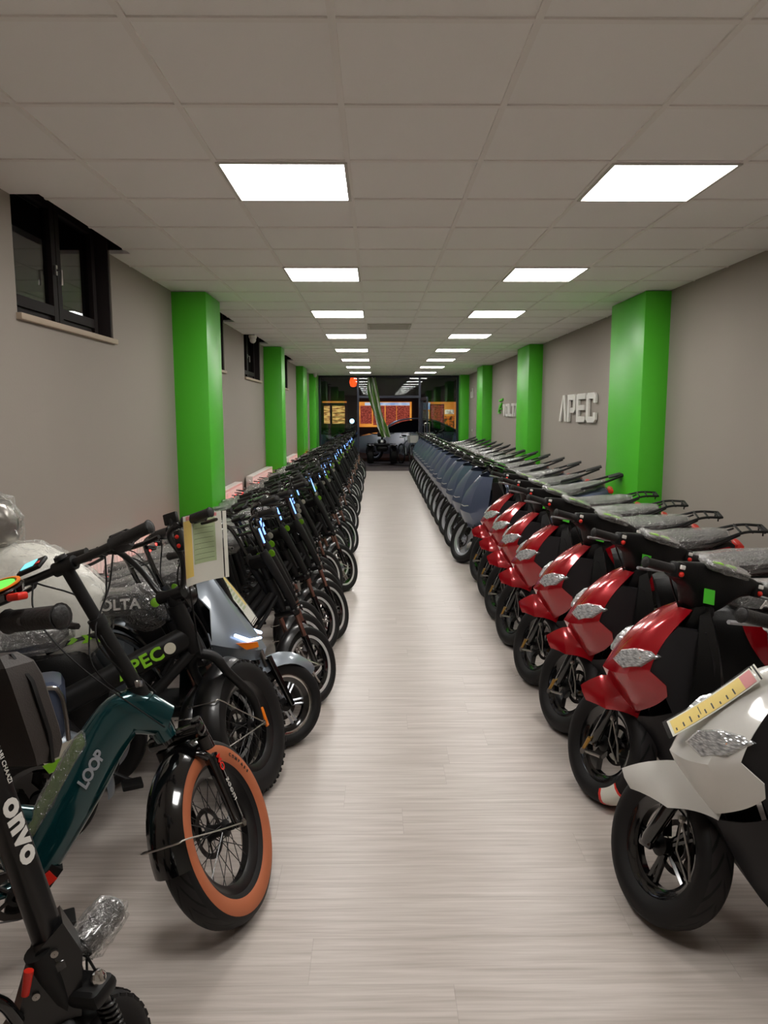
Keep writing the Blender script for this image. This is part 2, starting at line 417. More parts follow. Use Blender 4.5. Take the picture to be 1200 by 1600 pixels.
# windows: stone sill, dark jambs, two sashes with glass
for k, (a, c) in enumerate(WIN):
    n = 'window_%d' % (k+1); ym = (a+c)/2; xb = LX-.13; zt = 2.98
    b = MB()
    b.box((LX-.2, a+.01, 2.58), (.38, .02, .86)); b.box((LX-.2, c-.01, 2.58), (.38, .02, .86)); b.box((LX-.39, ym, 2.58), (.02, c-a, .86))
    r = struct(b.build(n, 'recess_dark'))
    fr = MB(); s = .05
    for y in (a+.045, c-.045): fr.box((xb, y, 2.57), (.06, s, .82))
    for z in (WZ0+.045, zt-.03): fr.box((xb, ym, z), (.058, c-a-.1, s))
    for y0_, y1_ in ((a+.07, ym+.0), (ym, c-.07)):
        for y in (y0_+.035, y1_-.035): fr.box((xb+.02, y, 2.57), (.06, .06, .76))
        for z in (WZ0+.1, zt-.09): fr.box((xb+.02, (y0_+y1_)/2, z), (.058, y1_-y0_-.13, .06))
    fr.build('window_frame', 'window_frame', r)
    for y0_, y1_ in ((a+.13, ym-.06), (ym+.06, c-.13)):
        g = MB(); g.box((xb+.02, (y0_+y1_)/2, 2.56), (.006, y1_-y0_+.02, .66)); g.build('window_pane', 'window_glass', r)
    h = MB(); h.box((xb+.058, ym-.03, 2.5), (.012, .022, .06)); h.tube([(xb+.065, ym-.03, 2.5), (xb+.09, ym-.03, 2.5), (xb+.09, ym-.03, 2.41)], .008); h.build('window_handle', 'steel', r)
    q = MB(); q.box((LX-.05, ym, WZ0-.012), (.16, c-a+.03, .035), bev=.004); q.build('window_sill', 'stone_sill', r)
# ceiling lamps
def lamp(x, y, lab):
    t = tag(empty('ceiling_light', (x+.3, y+.3, CEIL)), lab, 'light', 'square ceiling light panels')
    d = MB(); d.box((0, 0, .003), (.565, .565, .004)); d.build('diffuser', 'lamp_diffuser', t)
    f = MB()
    for s in (-1, 1): f.box((s*.29, 0, .0), (.016, .596, .012)); f.box((0, s*.29, 0), (.564, .016, .012))
    f.build('frame', 'lamp_frame', t)
k = 0
for j in range(-2, 31, 4):
    y = GY0+.6*j
    for i, side in ((0, 'left'), (3, 'right')):
        n = (j+2)//4
        lamp(GX0+.6*i, y, 'glowing white square ceiling panel, %s in the %s-hand line of lights' % (ordinal(n)+' from the camera' if n > 0 else 'overhead beside the camera', side))
p = MB(); p.box((GX0+.9, GY0+.6*12+.3, CEIL-.004), (.56, .56, .012), bev=.004)
for q in range(9): p.box((GX0+.9, GY0+.6*12+.08+q*.055, CEIL-.012), (.5, .02, .006))
tag(p.build('ceiling_vent', 'lamp_frame'), 'unlit pale square vent panel in the ceiling between the lines of lights', 'vent')
for (x, y, lab) in ((-1.78, 10.9, 'white dome security camera on the ceiling beside the third window'), (-1.7, 21.0, 'small white dome camera at the far left end of the ceiling')):
    t = tag(empty('security_camera', (x, y, CEIL)), lab, 'camera', 'dome security cameras')
    a = MB(); a.lathe((0, 0, 0), (0, 0, -1), [(.001, 0), (.06, 0), (.062, .02), (.05, .05), (.001, .052)], 24); a.build('base', 'white_paint', t)
    a = MB(); a.ball((0, 0, -.065), .048, 16); a.build('dome', 'white_paint', t)
# radiators under the windows
def radiator(y0, y1, lab):
    t = tag(empty('radiator', (LX+.08, (y0+y1)/2, 0)), lab, 'radiator', 'white panel radiators on the left wall'); L = y1-y0
    b = MB()
    for s in (-1, 1): b.box((s*.035, 0, .43), (.016, L, .56), bev=.006)
    n = int(L/.06)
    for i in range(n): b.box((.045, -L/2+.03+i*L/n, .43), (.01, .025, .5), bev=.004)
    b.build('panel', 'radiator_white', t)
    b = MB(); b.box((0, 0, .718), (.1, L+.01, .024), bev=.005); b.build('top_grille', 'radiator_white', t)
    for s in (-1, 1):
        b = MB(); b.box((0, s*L/2, .43), (.1, .012, .58), bev=.003); b.build('side_cover', 'radiator_white', t)
        b = MB(); b.tube([(0, s*(L/2-.05), .15), (0, s*(L/2-.05), .02), (-.06, s*(L/2-.05), .02)], .009); b.build('pipe', 'steel', t)
    b = MB(); b.lathe((.0, -L/2-.03, .66), (0, -1, 0), [(.001, 0), (.022, 0), (.024, .05), (.001, .055)], 16); b.build('valve', 'radiator_white', t)
for a, c, lab in ((4.1, 5.66, 'white radiator glowing pink beneath the nearest window'), (8.2, 9.7, 'white radiator lit pink just beyond the first left green column'), (10.55, 12.55, 'long white radiator lit pink before the second left green column'), (15., 16.6, 'farthest white radiator seen between the left green columns')):
    radiator(a, c, lab)
# raised letters on the right wall
def wall_letters(name, shapes, y, z, h, m, lab, cat='sign', aspect=1.):
    """shapes: polygons in letter space (x to the right as read, 0..1 high); A stands at the far end"""
    t = tag(empty(name, (RX-.01, y, z)), lab, cat)
    for polys in shapes:
        b = MB()
        for pl in polys: b.plate([(.0, -px_*h*aspect, pz*h) for px_, pz in pl], (-.028, 0, 0))
        b.build('letter', m, t)
    return t
def L_A(x): return [[(x, 0), (x+.13, 0), (x+.37, .87), (x+.37, 1), (x+.3, 1)], [(x+.37, 1), (x+.37, .78), (x+.5, 0), (x+.66, 0), (x+.48, 1)]]
def L_P(x): return [[(x, 0), (x+.15, 0), (x+.15, 1), (x, 1)], [(x+.15, .8), (x+.5, .8), (x+.66, .93), (x+.58, 1), (x+.15, 1)], [(x+.5, .8), (x+.5, .52), (x+.66, .43), (x+.66, .93)], [(x+.22, .33), (x+.56, .33), (x+.66, .43), (x+.5, .52), (x+.22, .52)]]
def L_E(x): return [[(x, 0), (x+.17, 0), (x+.17, 1), (x+.06, 1), (x, .93)], [(x+.17, .8), (x+.66, .8), (x+.66, 1), (x+.17, 1)], [(x+.17, .42), (x+.55, .42), (x+.55, .6), (x+.17, .6)], [(x+.17, 0), (x+.6, 0), (x+.66, .08), (x+.66, .2), (x+.17, .2)]]
def L_C(x): return [[(x, .1), (x+.17, .2), (x+.17, .8), (x, .9)], [(x, .9), (x+.17, .8), (x+.5, .8), (x+.62, .93), (x+.55, 1), (x+.1, 1)], [(x+.5, .8), (x+.5, .66), (x+.66, .66), (x+.66, .9), (x+.62, .93)], [(x, .1), (x+.1, 0), (x+.55, 0), (x+.66, .1), (x+.5, .2), (x+.17, .2)], [(x+.5, .2), (x+.66, .1), (x+.66, .34), (x+.5, .34)]]
def L_V(x): return [[(x, 1), (x+.16, 1), (x+.36, .2), (x+.36, 0), (x+.26, 0)], [(x+.36, 0), (x+.36, .2), (x+.54, 1), (x+.7, 1), (x+.46, 0)]]
def L_O(x): return [[(x, .1), (x+.17, .2), (x+.17, .8), (x, .9)], [(x, .9), (x+.17, .8), (x+.49, .8), (x+.66, .9), (x+.56, 1), (x+.1, 1)], [(x+.49, .8), (x+.49, .2), (x+.66, .1), (x+.66, .9)], [(x, .1), (x+.1, 0), (x+.56, 0), (x+.66, .1), (x+.49, .2), (x+.17, .2)]]
def L_L(x): return [[(x, 0), (x+.17, 0), (x+.17, 1), (x, 1)], [(x+.17, 0), (x+.62, 0), (x+.62, .2), (x+.17, .2)]]
def L_T(x): return [[(x, .8), (x+.66, .8), (x+.66, 1), (x, 1)], [(x+.25, 0), (x+.42, 0), (x+.42, .8), (x+.25, .8)]]
wall_letters('wall_sign', [L_A(0), L_P(.74), L_E(1.5), L_C(2.24)], 10.93, 1.505, .375, 'sign_white', 'raised white block-letter sign reading APEC on the grey right wall', aspect=1.66)
wall_letters('wall_sign', [L_V(0), L_O(.76), L_L(1.5), L_T(2.1), L_A(2.8)], 15.85, 1.56, .26, 'sign_white', 'small white raised sign reading VOLT half hidden behind a green column', aspect=1.9)
wall_letters('wall_emblem', [[[(0, 0), (.5, 0), (.5, .1), (.15, .1), (.9, .55), (.9, .65), (.3, .5)]], [[(.3, .7), (1.1, .8), (1.1, .9), (.2, .8)], [(.2, .2), (1., .25), (1., .33), (.2, .3)]]], 16.45, 1.62, .36, 'column_green', 'green arrow-like emblem left of the VOLT letters on the right wall', 'emblem', 1.4)
wall_letters('wall_sign', [[[(0, 0), (.12, 0), (.12, .6), (0, .5)]], [[(.4, 0), (.95, 0), (.95, .16), (.4, .16)], [(.6, .16), (.78, .16), (.78, .9), (.6, .9)]]], 21.2, 2.06, .3, 'sign_white', 'small white raised characters near the far end of the right wall', aspect=1.8)
b = MB(); b.box((RX-.008, 21., 1.15), (.016, .085, .085), bev=.004); sw = tag(b.build('wall_switch', 'white_paint'), 'small white switch plate near the far end of the right wall', 'switch')
b = MB(); b.box((RX-.018, 21., 1.15), (.006, .04, .05), bev=.002); b.build('rocker', 'lamp_frame', sw)
# glass front: posts, transom, panes
def bar(b, x, z0, z1, w=.06): b.box((x, YE, (z0+z1)/2), (w, .08, z1-z0))
b = MB(); DZ = 2.12
for x in (-1.69, -.53, 1.32, 2.46): bar(b, x, 0, CEIL)
b.box((.385, YE, CEIL-.03), (4.2, .079, .06)); b.box((.395, YE, DZ), (1.79, .078, .07)); b.box((-1.11, YE, .04), (1.1, .078, .08)); b.box((1.89, YE, .04), (1.08, .078, .08))
wf = struct(b.build('wall_front', 'door_metal'))
for x0, x1, z0, z1 in ((-1.66, -.56, .08, 2.686), (-.5, 1.29, 2.155, 2.686), (1.35, 2.43, .08, 2.686)):
    g = MB(); g.box(((x0+x1)/2, YE, (z0+z1)/2), (x1-x0, .008, z1-z0)); g.build('pane', 'window_glass', wf)
# the open door leaf, swung into the shop
d = struct(empty('door_1', (1.36, YE-.05, 0), (0, 0, R_(-86)))); d.name = 'door_1'
b = MB(); W = 1.36
for x in (.035, W-.035): b.box((x, 0, 1.05), (.07, .045, 2.06))
for z in (.06, 2.05): b.box((W/2, 0, z), (W-.14, .044, .09))
b.build('door_frame', 'door_metal', d); b = MB(); b.box((W/2, 0, 1.05), (W-.14, .008, 1.9)); b.build('door_pane', 'window_glass', d)
b = MB()
for s in (-1, 1): b.tube([(W-.035, s*.022, .95), (W-.035, s*.07, .95), (W-.035, s*.07, 1.35), (W-.035, s*.022, 1.35)], .012)
b.build('door_handle', 'steel', d)
# draped green and white cloth banner in the doorway
b = MB(); rows = []
for i in range(40):
    s = i/39; z = 2.68-1.75*s; cx = -.12+.08*s+.36*s*s; wd = (.2+.05*math.sin(s*7))*(.75+.45*s) if s < .85 else .24*(1.6-s*.9)
    rows.append([(cx+wd*(j/14-.5)*2*.75, YE-.18+.05*math.sin(j*1.35+s*5)+.03*math.sin(j*2.9), z+.02*math.sin(j)) for j in range(15)])
b.grid(rows, .004); o = tag(b.build('door_banner', ['fabric_green', 'fabric_white']if 0 else 'fabric_green'), 'green and white satin banner hanging gathered in the entrance', 'banner')
t = NT(MT['fabric_green']); s = t.new('SeparateXYZ'); t.l.new(t.scaled((1, 1, 1)), s.inputs[0])
st = t.math('GREATER_THAN', t.math('SINE', t.math('ADD', t.math('MULTIPLY', s.outputs[0], 42), t.math('MULTIPLY', s.outputs[2], 9))), .35)
t.l.new(t.mix(st, (*lin((86, 122, 50)), 1), (*lin((190, 192, 180)), 1)), t.b.inputs['Base Color'])

# ------------------------------------------------------------ the street outside
struct(plain('floor', 'pavement', (0, 33, -.1), (50, 21.2, .1)))
# night shop fronts across the street
struct(plain('wall_street', 'facade', (0, 33.4, 3.5), (40, .4, 7)))
YS = 33.15
def glow(name, rgb, strength, seed=0, dark=None, sc_=(6, 6, 6), thr=.5):
    m = mat(name, rgb, .5); t = NT(m); n = t.noise(t.scaled(sc_), 1., 2)
    c = t.new('ValToRGB'); t.l.new(n, c.inputs[0]); e = c.color_ramp.elements
    e[0].position = thr-.08; e[0].color = (*lin(dark or rgb), 1); e[1].position = thr+.08; e[1].color = (*lin(rgb), 1)
    t.l.new(c.outputs[0], t.b.inputs['Emission Color']); t.b.inputs['Emission Strength'].default_value = strength; t.b.inputs['Base Color'].default_value = (.02, .02, .02, 1)
    return m
glow('glow_warm', (240, 190, 110), 1.2, dark=(150, 92, 50), sc_=(3, 1, 14))
glow('glow_orange', (228, 150, 62), .95, dark=(205, 120, 46), sc_=(1, 1, 2))
glow('glow_board', (150, 66, 52), 1.1, dark=(96, 32, 24), sc_=(12, 1, 26))
glow('glow_blue', (190, 205, 225), .9, dark=(140, 165, 210), sc_=(2, 1, 2))
glow('glow_poster', (210, 110, 40), .9, dark=(70, 36, 26), sc_=(7, 1, 7))
glow('glow_white', (235, 225, 205), 1., dark=(170, 150, 130), sc_=(9, 1, 4))
mat('neon_red', (255, 80, 30), .4, emit=3.5, ecol=(255, 62, 18)); mat('lamp_blue', (190, 225, 255), .4, emit=5, ecol=(170, 215, 255))
def spx(px_, py_, Y=YS):
    d = F+_R*((px_-600)/1146.35)-_U*((py_-800)/1146.35); t_ = Y/d.y; return d.x*t_, CAMZ+d.z*t_
def slab(name, m, x0, y0, x1, y1, dy=0, th=.06, parent=None, frame=None):
    a = spx(x0, y0, YS); c = spx(x1, y1, YS)
    b = MB(); b.box(((a[0]+c[0])/2, YS-dy, (a[1]+c[1])/2), (abs(c[0]-a[0]), th, abs(a[1]-c[1]))); return b.build(name, m, parent)
# shop window with red wooden frame
t = tag(empty('shop_window', (*[spx(523, 668)[0]], YS, 0)), 'lit shop window in a red wooden frame across the street on the left', 'window')
def sub(name, m, x0, y0, x1, y1, dy, th, par):
    o = slab(name, m, x0, y0, x1, y1, dy, th); o.data.transform(Mx.Translation(-par.location)); adopt(o, par); return o
sub('interior', 'glow_warm', 505, 631, 541, 664, .0, .04, t)
for a in ((503, 627, 506.5, 668), (515.5, 633, 519.5, 666), (539, 627, 542.5, 668)): sub('frame_post', 'wood_red', *a, .08, .1, t)
sub('frame_rail', 'wood_red', 503, 630, 542.5, 634, .09, .1, t); sub('frame_rail', 'wood_red', 503, 662, 542.5, 668, .09, .1, t); sub('lit_strip', 'glow_orange', 504, 627, 542, 629.5, .12, .06, t)
for q in range(3): sub('shelf', 'wood_red', 520, 645+q*6, 539, 646+q*6, .05, .03, t)
t = tag(empty('shop_front', (spx(602, 668)[0], YS, 0)), 'lit takeaway front with dark red menu boards seen through the doorway', 'shop')
sub('wall_glow', 'glow_orange', 561, 628, 643, 667, 0, .04, t); sub('light_strip', 'glow_blue', 570, 629, 640, 633.5, .05, .04, t)
for a in ((563, 634, 581, 662), (583, 634, 601, 664), (602.5, 634, 619, 664), (620, 634, 640, 662)): sub('menu_board', 'glow_board', *a, .06, .05, t)
t = tag(empty('shop_front', (spx(687, 668)[0], YS, 0)), 'orange lit shop wall with framed menu and food poster on the right', 'shop')
sub('wall_glow', 'glow_orange', 661, 628, 712, 673, 0, .04, t); sub('light_panel', 'glow_blue', 661, 629, 672, 640, .05, .04, t)
sub('menu_frame', 'wood_red', 671.5, 631.5, 693.5, 664, .05, .05, t); sub('menu_board', 'glow_board', 673, 633, 692, 662.5, .09, .04, t)
sub('price_list', 'glow_white', 661, 643, 670, 662, .05, .04, t); sub('food_poster', 'glow_poster', 694, 650, 710, 671, .05, .04, t); sub('food_poster', 'glow_white', 695, 640, 709, 647, .05, .04, t)
a = spx(552, 597, 22.9); b = MB(); b.lathe((a[0], 22.9, a[1]-.15), (0, 0, 1), [(.001, 0), (.08, .02), (.12, .15), (.08, .28), (.001, .3)], 12); la = tag(b.build('hanging_lantern', 'neon_red'), 'glowing red-orange lantern sign beyond the glass, upper left', 'lantern'); b = MB(); b.tube([(a[0], 22.9, a[1]+.15), (a[0], 22.9, 3.3)], .008, 6); b.tube([(a[0]-.1, 22.9, 3.3), (a[0]-.1, 22.35, 3.3)], .02, 6); b.build('hanger', 'black_matt', la)
a = spx(550, 658, 25.2); b = MB(); b.lathe((a[0], 25.2, a[1]), (0, -1, 0), [(.001, 0), (.08, 0), (.06, .06), (.001, .07)], 16); la = tag(b.build('street_lamp', 'lamp_blue'), 'small cold blue lamp shining outside left of the doorway', 'lamp'); b = MB(); b.tube([(a[0], 25.25, a[1]+.05), (a[0], 25.25, -.04)], .03, 8); b.build('post', 'black_matt', la)
ld = bpy.data.lights.new('car_fill_light', 'POINT'); ld.energy = 190; ld.color = (.75, .85, 1.); ld.shadow_soft_size = .3; lo = bpy.data.objects.new('car_fill_light', ld); lo.location = (-1.2, 24.9, 4.6); COL.objects.link(lo)  # unseen cold fill light, added to brighten the car outside
# ------------------------------------------------------------ shared vehicle parts
I4 = Mx.Identity(4)
def tyre_prof(R, tr, rr):
    H = R-rr; a = [(rr, -.6), (rr+.25*H, -.92), (rr+.5*H, -1), (rr+.74*H, -.93), (rr+.88*H, -.78), (rr+.96*H, -.5), (R-.002, -.25)]
    return [(rr+.003, 0)]+[(r, h*tr) for r, h in a]+[(R, 0)]+[(r, -h*tr) for r, h in a[::-1]]
def wheel(name, parent, c, R, tr, rr, M=I4, style='wire', tyre='tyre_chevron', rim='black_paint', side=None, seg=56, disc=-1, lip=None, hubm='black_matt', spoke_m=None, knobs=0, phase=0):
    b = MB(M); w_ = tr*.62; b.lathe(c, (0, 1, 0), [(rr+.012, -w_), (rr+.012, -w_+.006), (rr-.008, -w_*.7), (rr-.022, -w_*.35), (rr-.024, w_*.35), (rr-.008, w_*.7), (rr+.012, w_-.006), (rr+.012, w_), (rr-.004, w_*.98), (rr-.03, w_*.4), (rr-.03, -w_*.4), (rr-.004, -w_*.98)], seg, True)
    wh = b.build(name, rim, parent)
    b = MB(M); b.lathe(c, (0, 1, 0), tyre_prof(R, tr, rr), seg, True)
    if knobs:
        for i in range(knobs):
            a = 2*math.pi*i/knobs
            for h, off in ((-.72, .5), (-.25, 0), (.25, .5), (.72, 0)):
                aa = a+off*2*math.pi/knobs; rad = R-(.004 if abs(h) < .5 else .013); d = V((math.cos(aa), 0, math.sin(aa)))
                Rm = Mx((V((-d.z, 0, d.x)), V((0, 1, 0)), d)).transposed(); b.box(V(c)+d*rad+V((0, h*tr, 0)), (.018, tr*.34, .011), Rm)
    b.build('tire', tyre, wh)
    if side:
        H = R-rr
        for s in (-1, 1):
            b = MB(M); b.lathe(c, (0, 1, 0), [(rr+.16*H, s*tr*.84), (rr+.25*H, s*(tr*.92+.0016)), (rr+.5*H, s*(tr+.0016)), (rr+.66*H, s*(tr*.96+.0016)), (rr+.70*H, s*(tr*.94+.0012)), (rr+.5*H, s*(tr-.004)), (rr+.25*H, s*(tr*.86))], seg, True)
            tag(b.build('sidewall', side, wh), 'tan sidewall band')
    if lip:
        b = MB(M)
        for s in (-1, 1): b.lathe(c, (0, 1, 0), [(rr+.013, s*w_), (rr+.014, s*(w_+.003)), (rr+.002, s*(w_+.005)), (rr-.009, s*(w_+.001)), (rr-.006, s*(w_-.008))], seg, True)
        tag(b.build('rim_edge', lip, wh), 'bright polished rim edge')
    hr = .028 if style == 'wire' else .034
    if style == 'motor': hr = .075
    hw = tr*.75
    b = MB(M); b.lathe(c, (0, 1, 0), [(.006, -hw-.02), (.012, -hw-.02), (.012, -hw), (hr, -hw+.006), (hr*.8, -hw+.016), (hr*.72, 0), (hr*.8, hw-.016), (hr, hw-.006), (.012, hw), (.012, hw+.02), (.006, hw+.02)], 24)
    b.build('hub', hubm, wh)
    b = MB(M); C0 = V(c)
    def P(r, a, y): return C0+V((r*math.cos(a), y, r*math.sin(a)))
    if style in ('wire', 'motor'):
        n = 32
        for i in range(n):
            a = 2*math.pi*i/n; s = 1 if i % 2 else -1; k = .55 if (i//2) % 2 else -.55
            b.tube([P(hr*.95, a+k, s*(hw-.008)), P(rr-.026, a, s*w_*.15)], .0016, 4, False)
    elif style == 'cast':     # pairs of slim spokes
        for i in range(6):
            a = 2*math.pi*i/6+phase
            for k in (-.1, .1):
                b.tube([P(.03, a+k*3, .0), P(rr*.5, a+k*1.35, 0), P(rr-.02, a+k, 0)], [.011, .0075, .008], 6, False, .8)
    elif style == 'five':
        for i in range(5):
            a = 2*math.pi*i/5+phase
            for k in (-.13, .13): b.tube([P(.03, a+k, .0), P(rr-.022, a+k*.9, 0)], [.014, .011], 6, False, .7)
    elif style == 'star':
        for i in range(3):
            a = 2*math.pi*i/3+phase
            b.plate([P(.03, a-.9, -.014), P(rr*.55, a-.22, -.014), P(rr-.015, a-.42, -.014), P(rr-.015, a+.42, -.014), P(rr*.55, a+.22, -.014), P(.03, a+.9, -.014)], (0, .028, 0))
    b.build('spokes', spoke_m or rim, wh)
    if disc:
        y = disc*(hw-.004); dr = .08 if style == 'wire' else .085; b = MB(M)
        b.lathe(C0+V((0, y, 0)), (0, 1, 0), [(dr, -.001), (dr, .001), (dr*.78, .001), (dr*.78, -.001)], 36, True)
        for i in range(6): b.tube([P(hr*.7, i*1.047, y), P(dr*.8, i*1.047+.35, y)], .004, 5, False, .4)
        for i in range(18): b.lathe(P(dr*.89, i*.349, y-.0025), (0, 1, 0), [(.001, 0), (.0035, 0), (.0035, .005), (.001, .005)], 6)
        b.build('brake_disc', 'dark_steel', wh)
    return wh
def mudguard(name, parent, c, Ri, hw, a0, a1, m, M=I4, tip=0, seg=22, th=.003, point=0):
    """arched guard; angles in the wheel plane, 0 = forward, 90 = up"""
    b = MB(M); rows = []
    for i in range(seg+1):
        s = i/seg; a = R_(a0+(a1-a0)*s); k = 1-point*max(0, 1-s*4)**1.5; w_ = hw*max(k, .06); row = []
        for j in range(9):
            q = -1+j/4; r = Ri-.028*abs(q)**2.2; row.append((c[0]+r*math.cos(a), c[1]+w_*q, c[2]+r*math.sin(a)))
        rows.append(row)
    b.grid(rows, th); return b.build(name, m, parent)
def panelgrid(name, parent, rows, m, M=I4, sub=1, th=.005, ang=30):
    b = MB(M); b.grid(rows, th); return b.build(name, m, parent, ang=ang, sub=sub)
def mirror_rows(half):
    """half rows run from centre (y = 0) outwards; returns full rows left to right"""
    return [[(p[0], -p[1], p[2]) for p in r[:0:-1]]+[tuple(p) for p in r] for r in half]
def wrapped(parent, o, m='plastic_wrap', inflate=.012, amp=.012, seed=1, name='plastic_wrap', cuts=1):
    """loose crinkled film round a part: a puffed, wrinkled copy of its hull"""
    bm = bmesh.new(); bm.from_mesh(o.data)
    r = bmesh.ops.convex_hull(bm, input=bm.verts, use_existing_faces=False)
    bmesh.ops.delete(bm, geom=list({g for g in r['geom_interior']+r['geom_unused'] if isinstance(g, bmesh.types.BMVert)}), context='VERTS')
    hull = {f for f in r['geom'] if isinstance(f, bmesh.types.BMFace)}
    bmesh.ops.delete(bm, geom=[f for f in bm.faces if f not in hull], context='FACES_ONLY')
    bmesh.ops.subdivide_edges(bm, edges=[e for e in bm.edges if e.calc_length() > .03], cuts=cuts+1, use_grid_fill=True); bmesh.ops.triangulate(bm, faces=bm.faces)
    bmesh.ops.recalc_face_normals(bm, faces=bm.faces); bm.normal_update(); rnd = random.Random(seed)
    for v in bm.verts: v.co += v.normal*(inflate+rnd.uniform(-.5, 1)*amp)
    me = bpy.data.meshes.new(name); bm.to_mesh(me); bm.free(); me.materials.clear(); me.materials.append(MT[m])
    for p in me.polygons: p.use_smooth = True; p.material_index = 0
    q = bpy.data.objects.new(name, me); COL.objects.link(q); adopt(q, parent); tag(q, 'crinkled clear film'); return q
def grips(parent, M, yL, ctr, half, r=.016, droop=0., back=0., lever='black_paint', m='grip_rubber', lev=True, side=-1, gl=.12):
    for s in (-1, 1):
        p0 = V(ctr)+V((-back*.5, s*(half-gl), -droop*.5)); p1 = V(ctr)+V((-back, s*half, -droop)); b = MB(M); d = (p1-p0)
        b.tube([p0, p0+d*.04, p0+d*.5, p0+d*.93, p1], [r*1.15, r, r, r, r*1.18], 14); b.ball(p1, r*1.05, 10, (1, .3, 1)); g = b.build('grip', m, parent)
        if lev:
            b = MB(M); q = p0-d*.35
            b.tube([q, q+V((.03, 0, -.005))], .011, 8); b.curve([q+V((.03, 0, -.005)), q+V((.05, s*.03, -.01)), p0+d*.5+V((.055, 0, -.02)), p1+V((.04, -s*.005, -.025))], [.007]*15+[.006], 6)
            b.build('brake_lever', lever, parent)
def kickstand(parent, p0, p1, m='black_paint', r=.008):
    b = MB(); p0 = V(p0); p1 = V(p1); b.tube([p0, p1], r, 8); b.tube([p1, p1+V((.02, .01, 0))], r*1.5, 8); b.build('kickstand', m, parent)
def crank(parent, c, y=.07, R=.075, L=.13):
    b = MB(); b.lathe(c, (0, 1, 0), [(.01, -y-.012), (.025, -y-.008), (.025, y+.01), (.01, y+.012)], 16)
    for s, a in ((1, 2.6), (-1, 2.6+math.pi)):
        e = V(c)+V((L*math.cos(a), s*(y+.02), L*math.sin(a))); b.tube([V(c)+V((0, s*(y+.01), 0)), e], [.011, .009], 8, True, .6)
    cr = b.build('crank', 'black_matt', parent)
    b = MB(); b.lathe(V(c)+V((0, -y+.01, 0)), (0, 1, 0), [(R, -.0015), (R, .0015), (R*.72, .0015), (R*.72, -.0015)], 40, True)
    for i in range(5): b.tube([V(c)+V((0, -y+.01, 0)), V(c)+V((R*.8*math.cos(i*1.2566), -y+.01, R*.8*math.sin(i*1.2566)))], .006, 5)
    b.build('chainring', 'dark_steel', cr)
    for s, a in ((1, 2.6), (-1, 2.6+math.pi)):
        e = V(c)+V((L*math.cos(a), s*(y+.065), L*math.sin(a))); b = MB(); b.box(e, (.075, .08, .018), bev=.005); b.tube([e-V((0, s*.05, 0)), e+V((0, s*.035, 0))], .006, 6); b.build('pedal', 'black_matt', cr)
def chain(parent, a, ra, b_, rb, y):
    b = MB(); a = V(a); b_ = V(b_); pts = []
    n = 30
    for i in range(n+1):
        t_ = math.pi*(.5-i/n) ; pts.append(a+V((ra*math.cos(t_), 0, ra*math.sin(t_))))
    for i in range(n+1):
        t_ = -math.pi*(.5+i/n); pts.append(b_+V((rb*math.cos(t_), 0, rb*math.sin(t_))))
    pts.append(pts[0]); b.tube([p+V((0, y, 0)) for p in pts], .0045, 4, False, .6); b.build('chain', 'dark_steel', parent)
def cable(parent, paths, M=I4, r=.0028, m='black_matt'):
    b = MB(M)
    for p in paths: b.curve(p, r, 6, 6)
    b.build('cables', m, parent)
def saddle_loft(b, secs):
    """secs: (x, z_top, half_width, depth)"""
    rs = []
    for x, z, hw, dp in secs:
        rs.append([(x, hw*math.cos(a)*(1 if math.sin(a) > -.2 else .8), z-dp/2+dp/2*(math.sin(a) if math.sin(a) < 0 else abs(math.sin(a))**.6)) for a in [2*math.pi*k/16 for k in range(16)]])
    b.rings(rs)

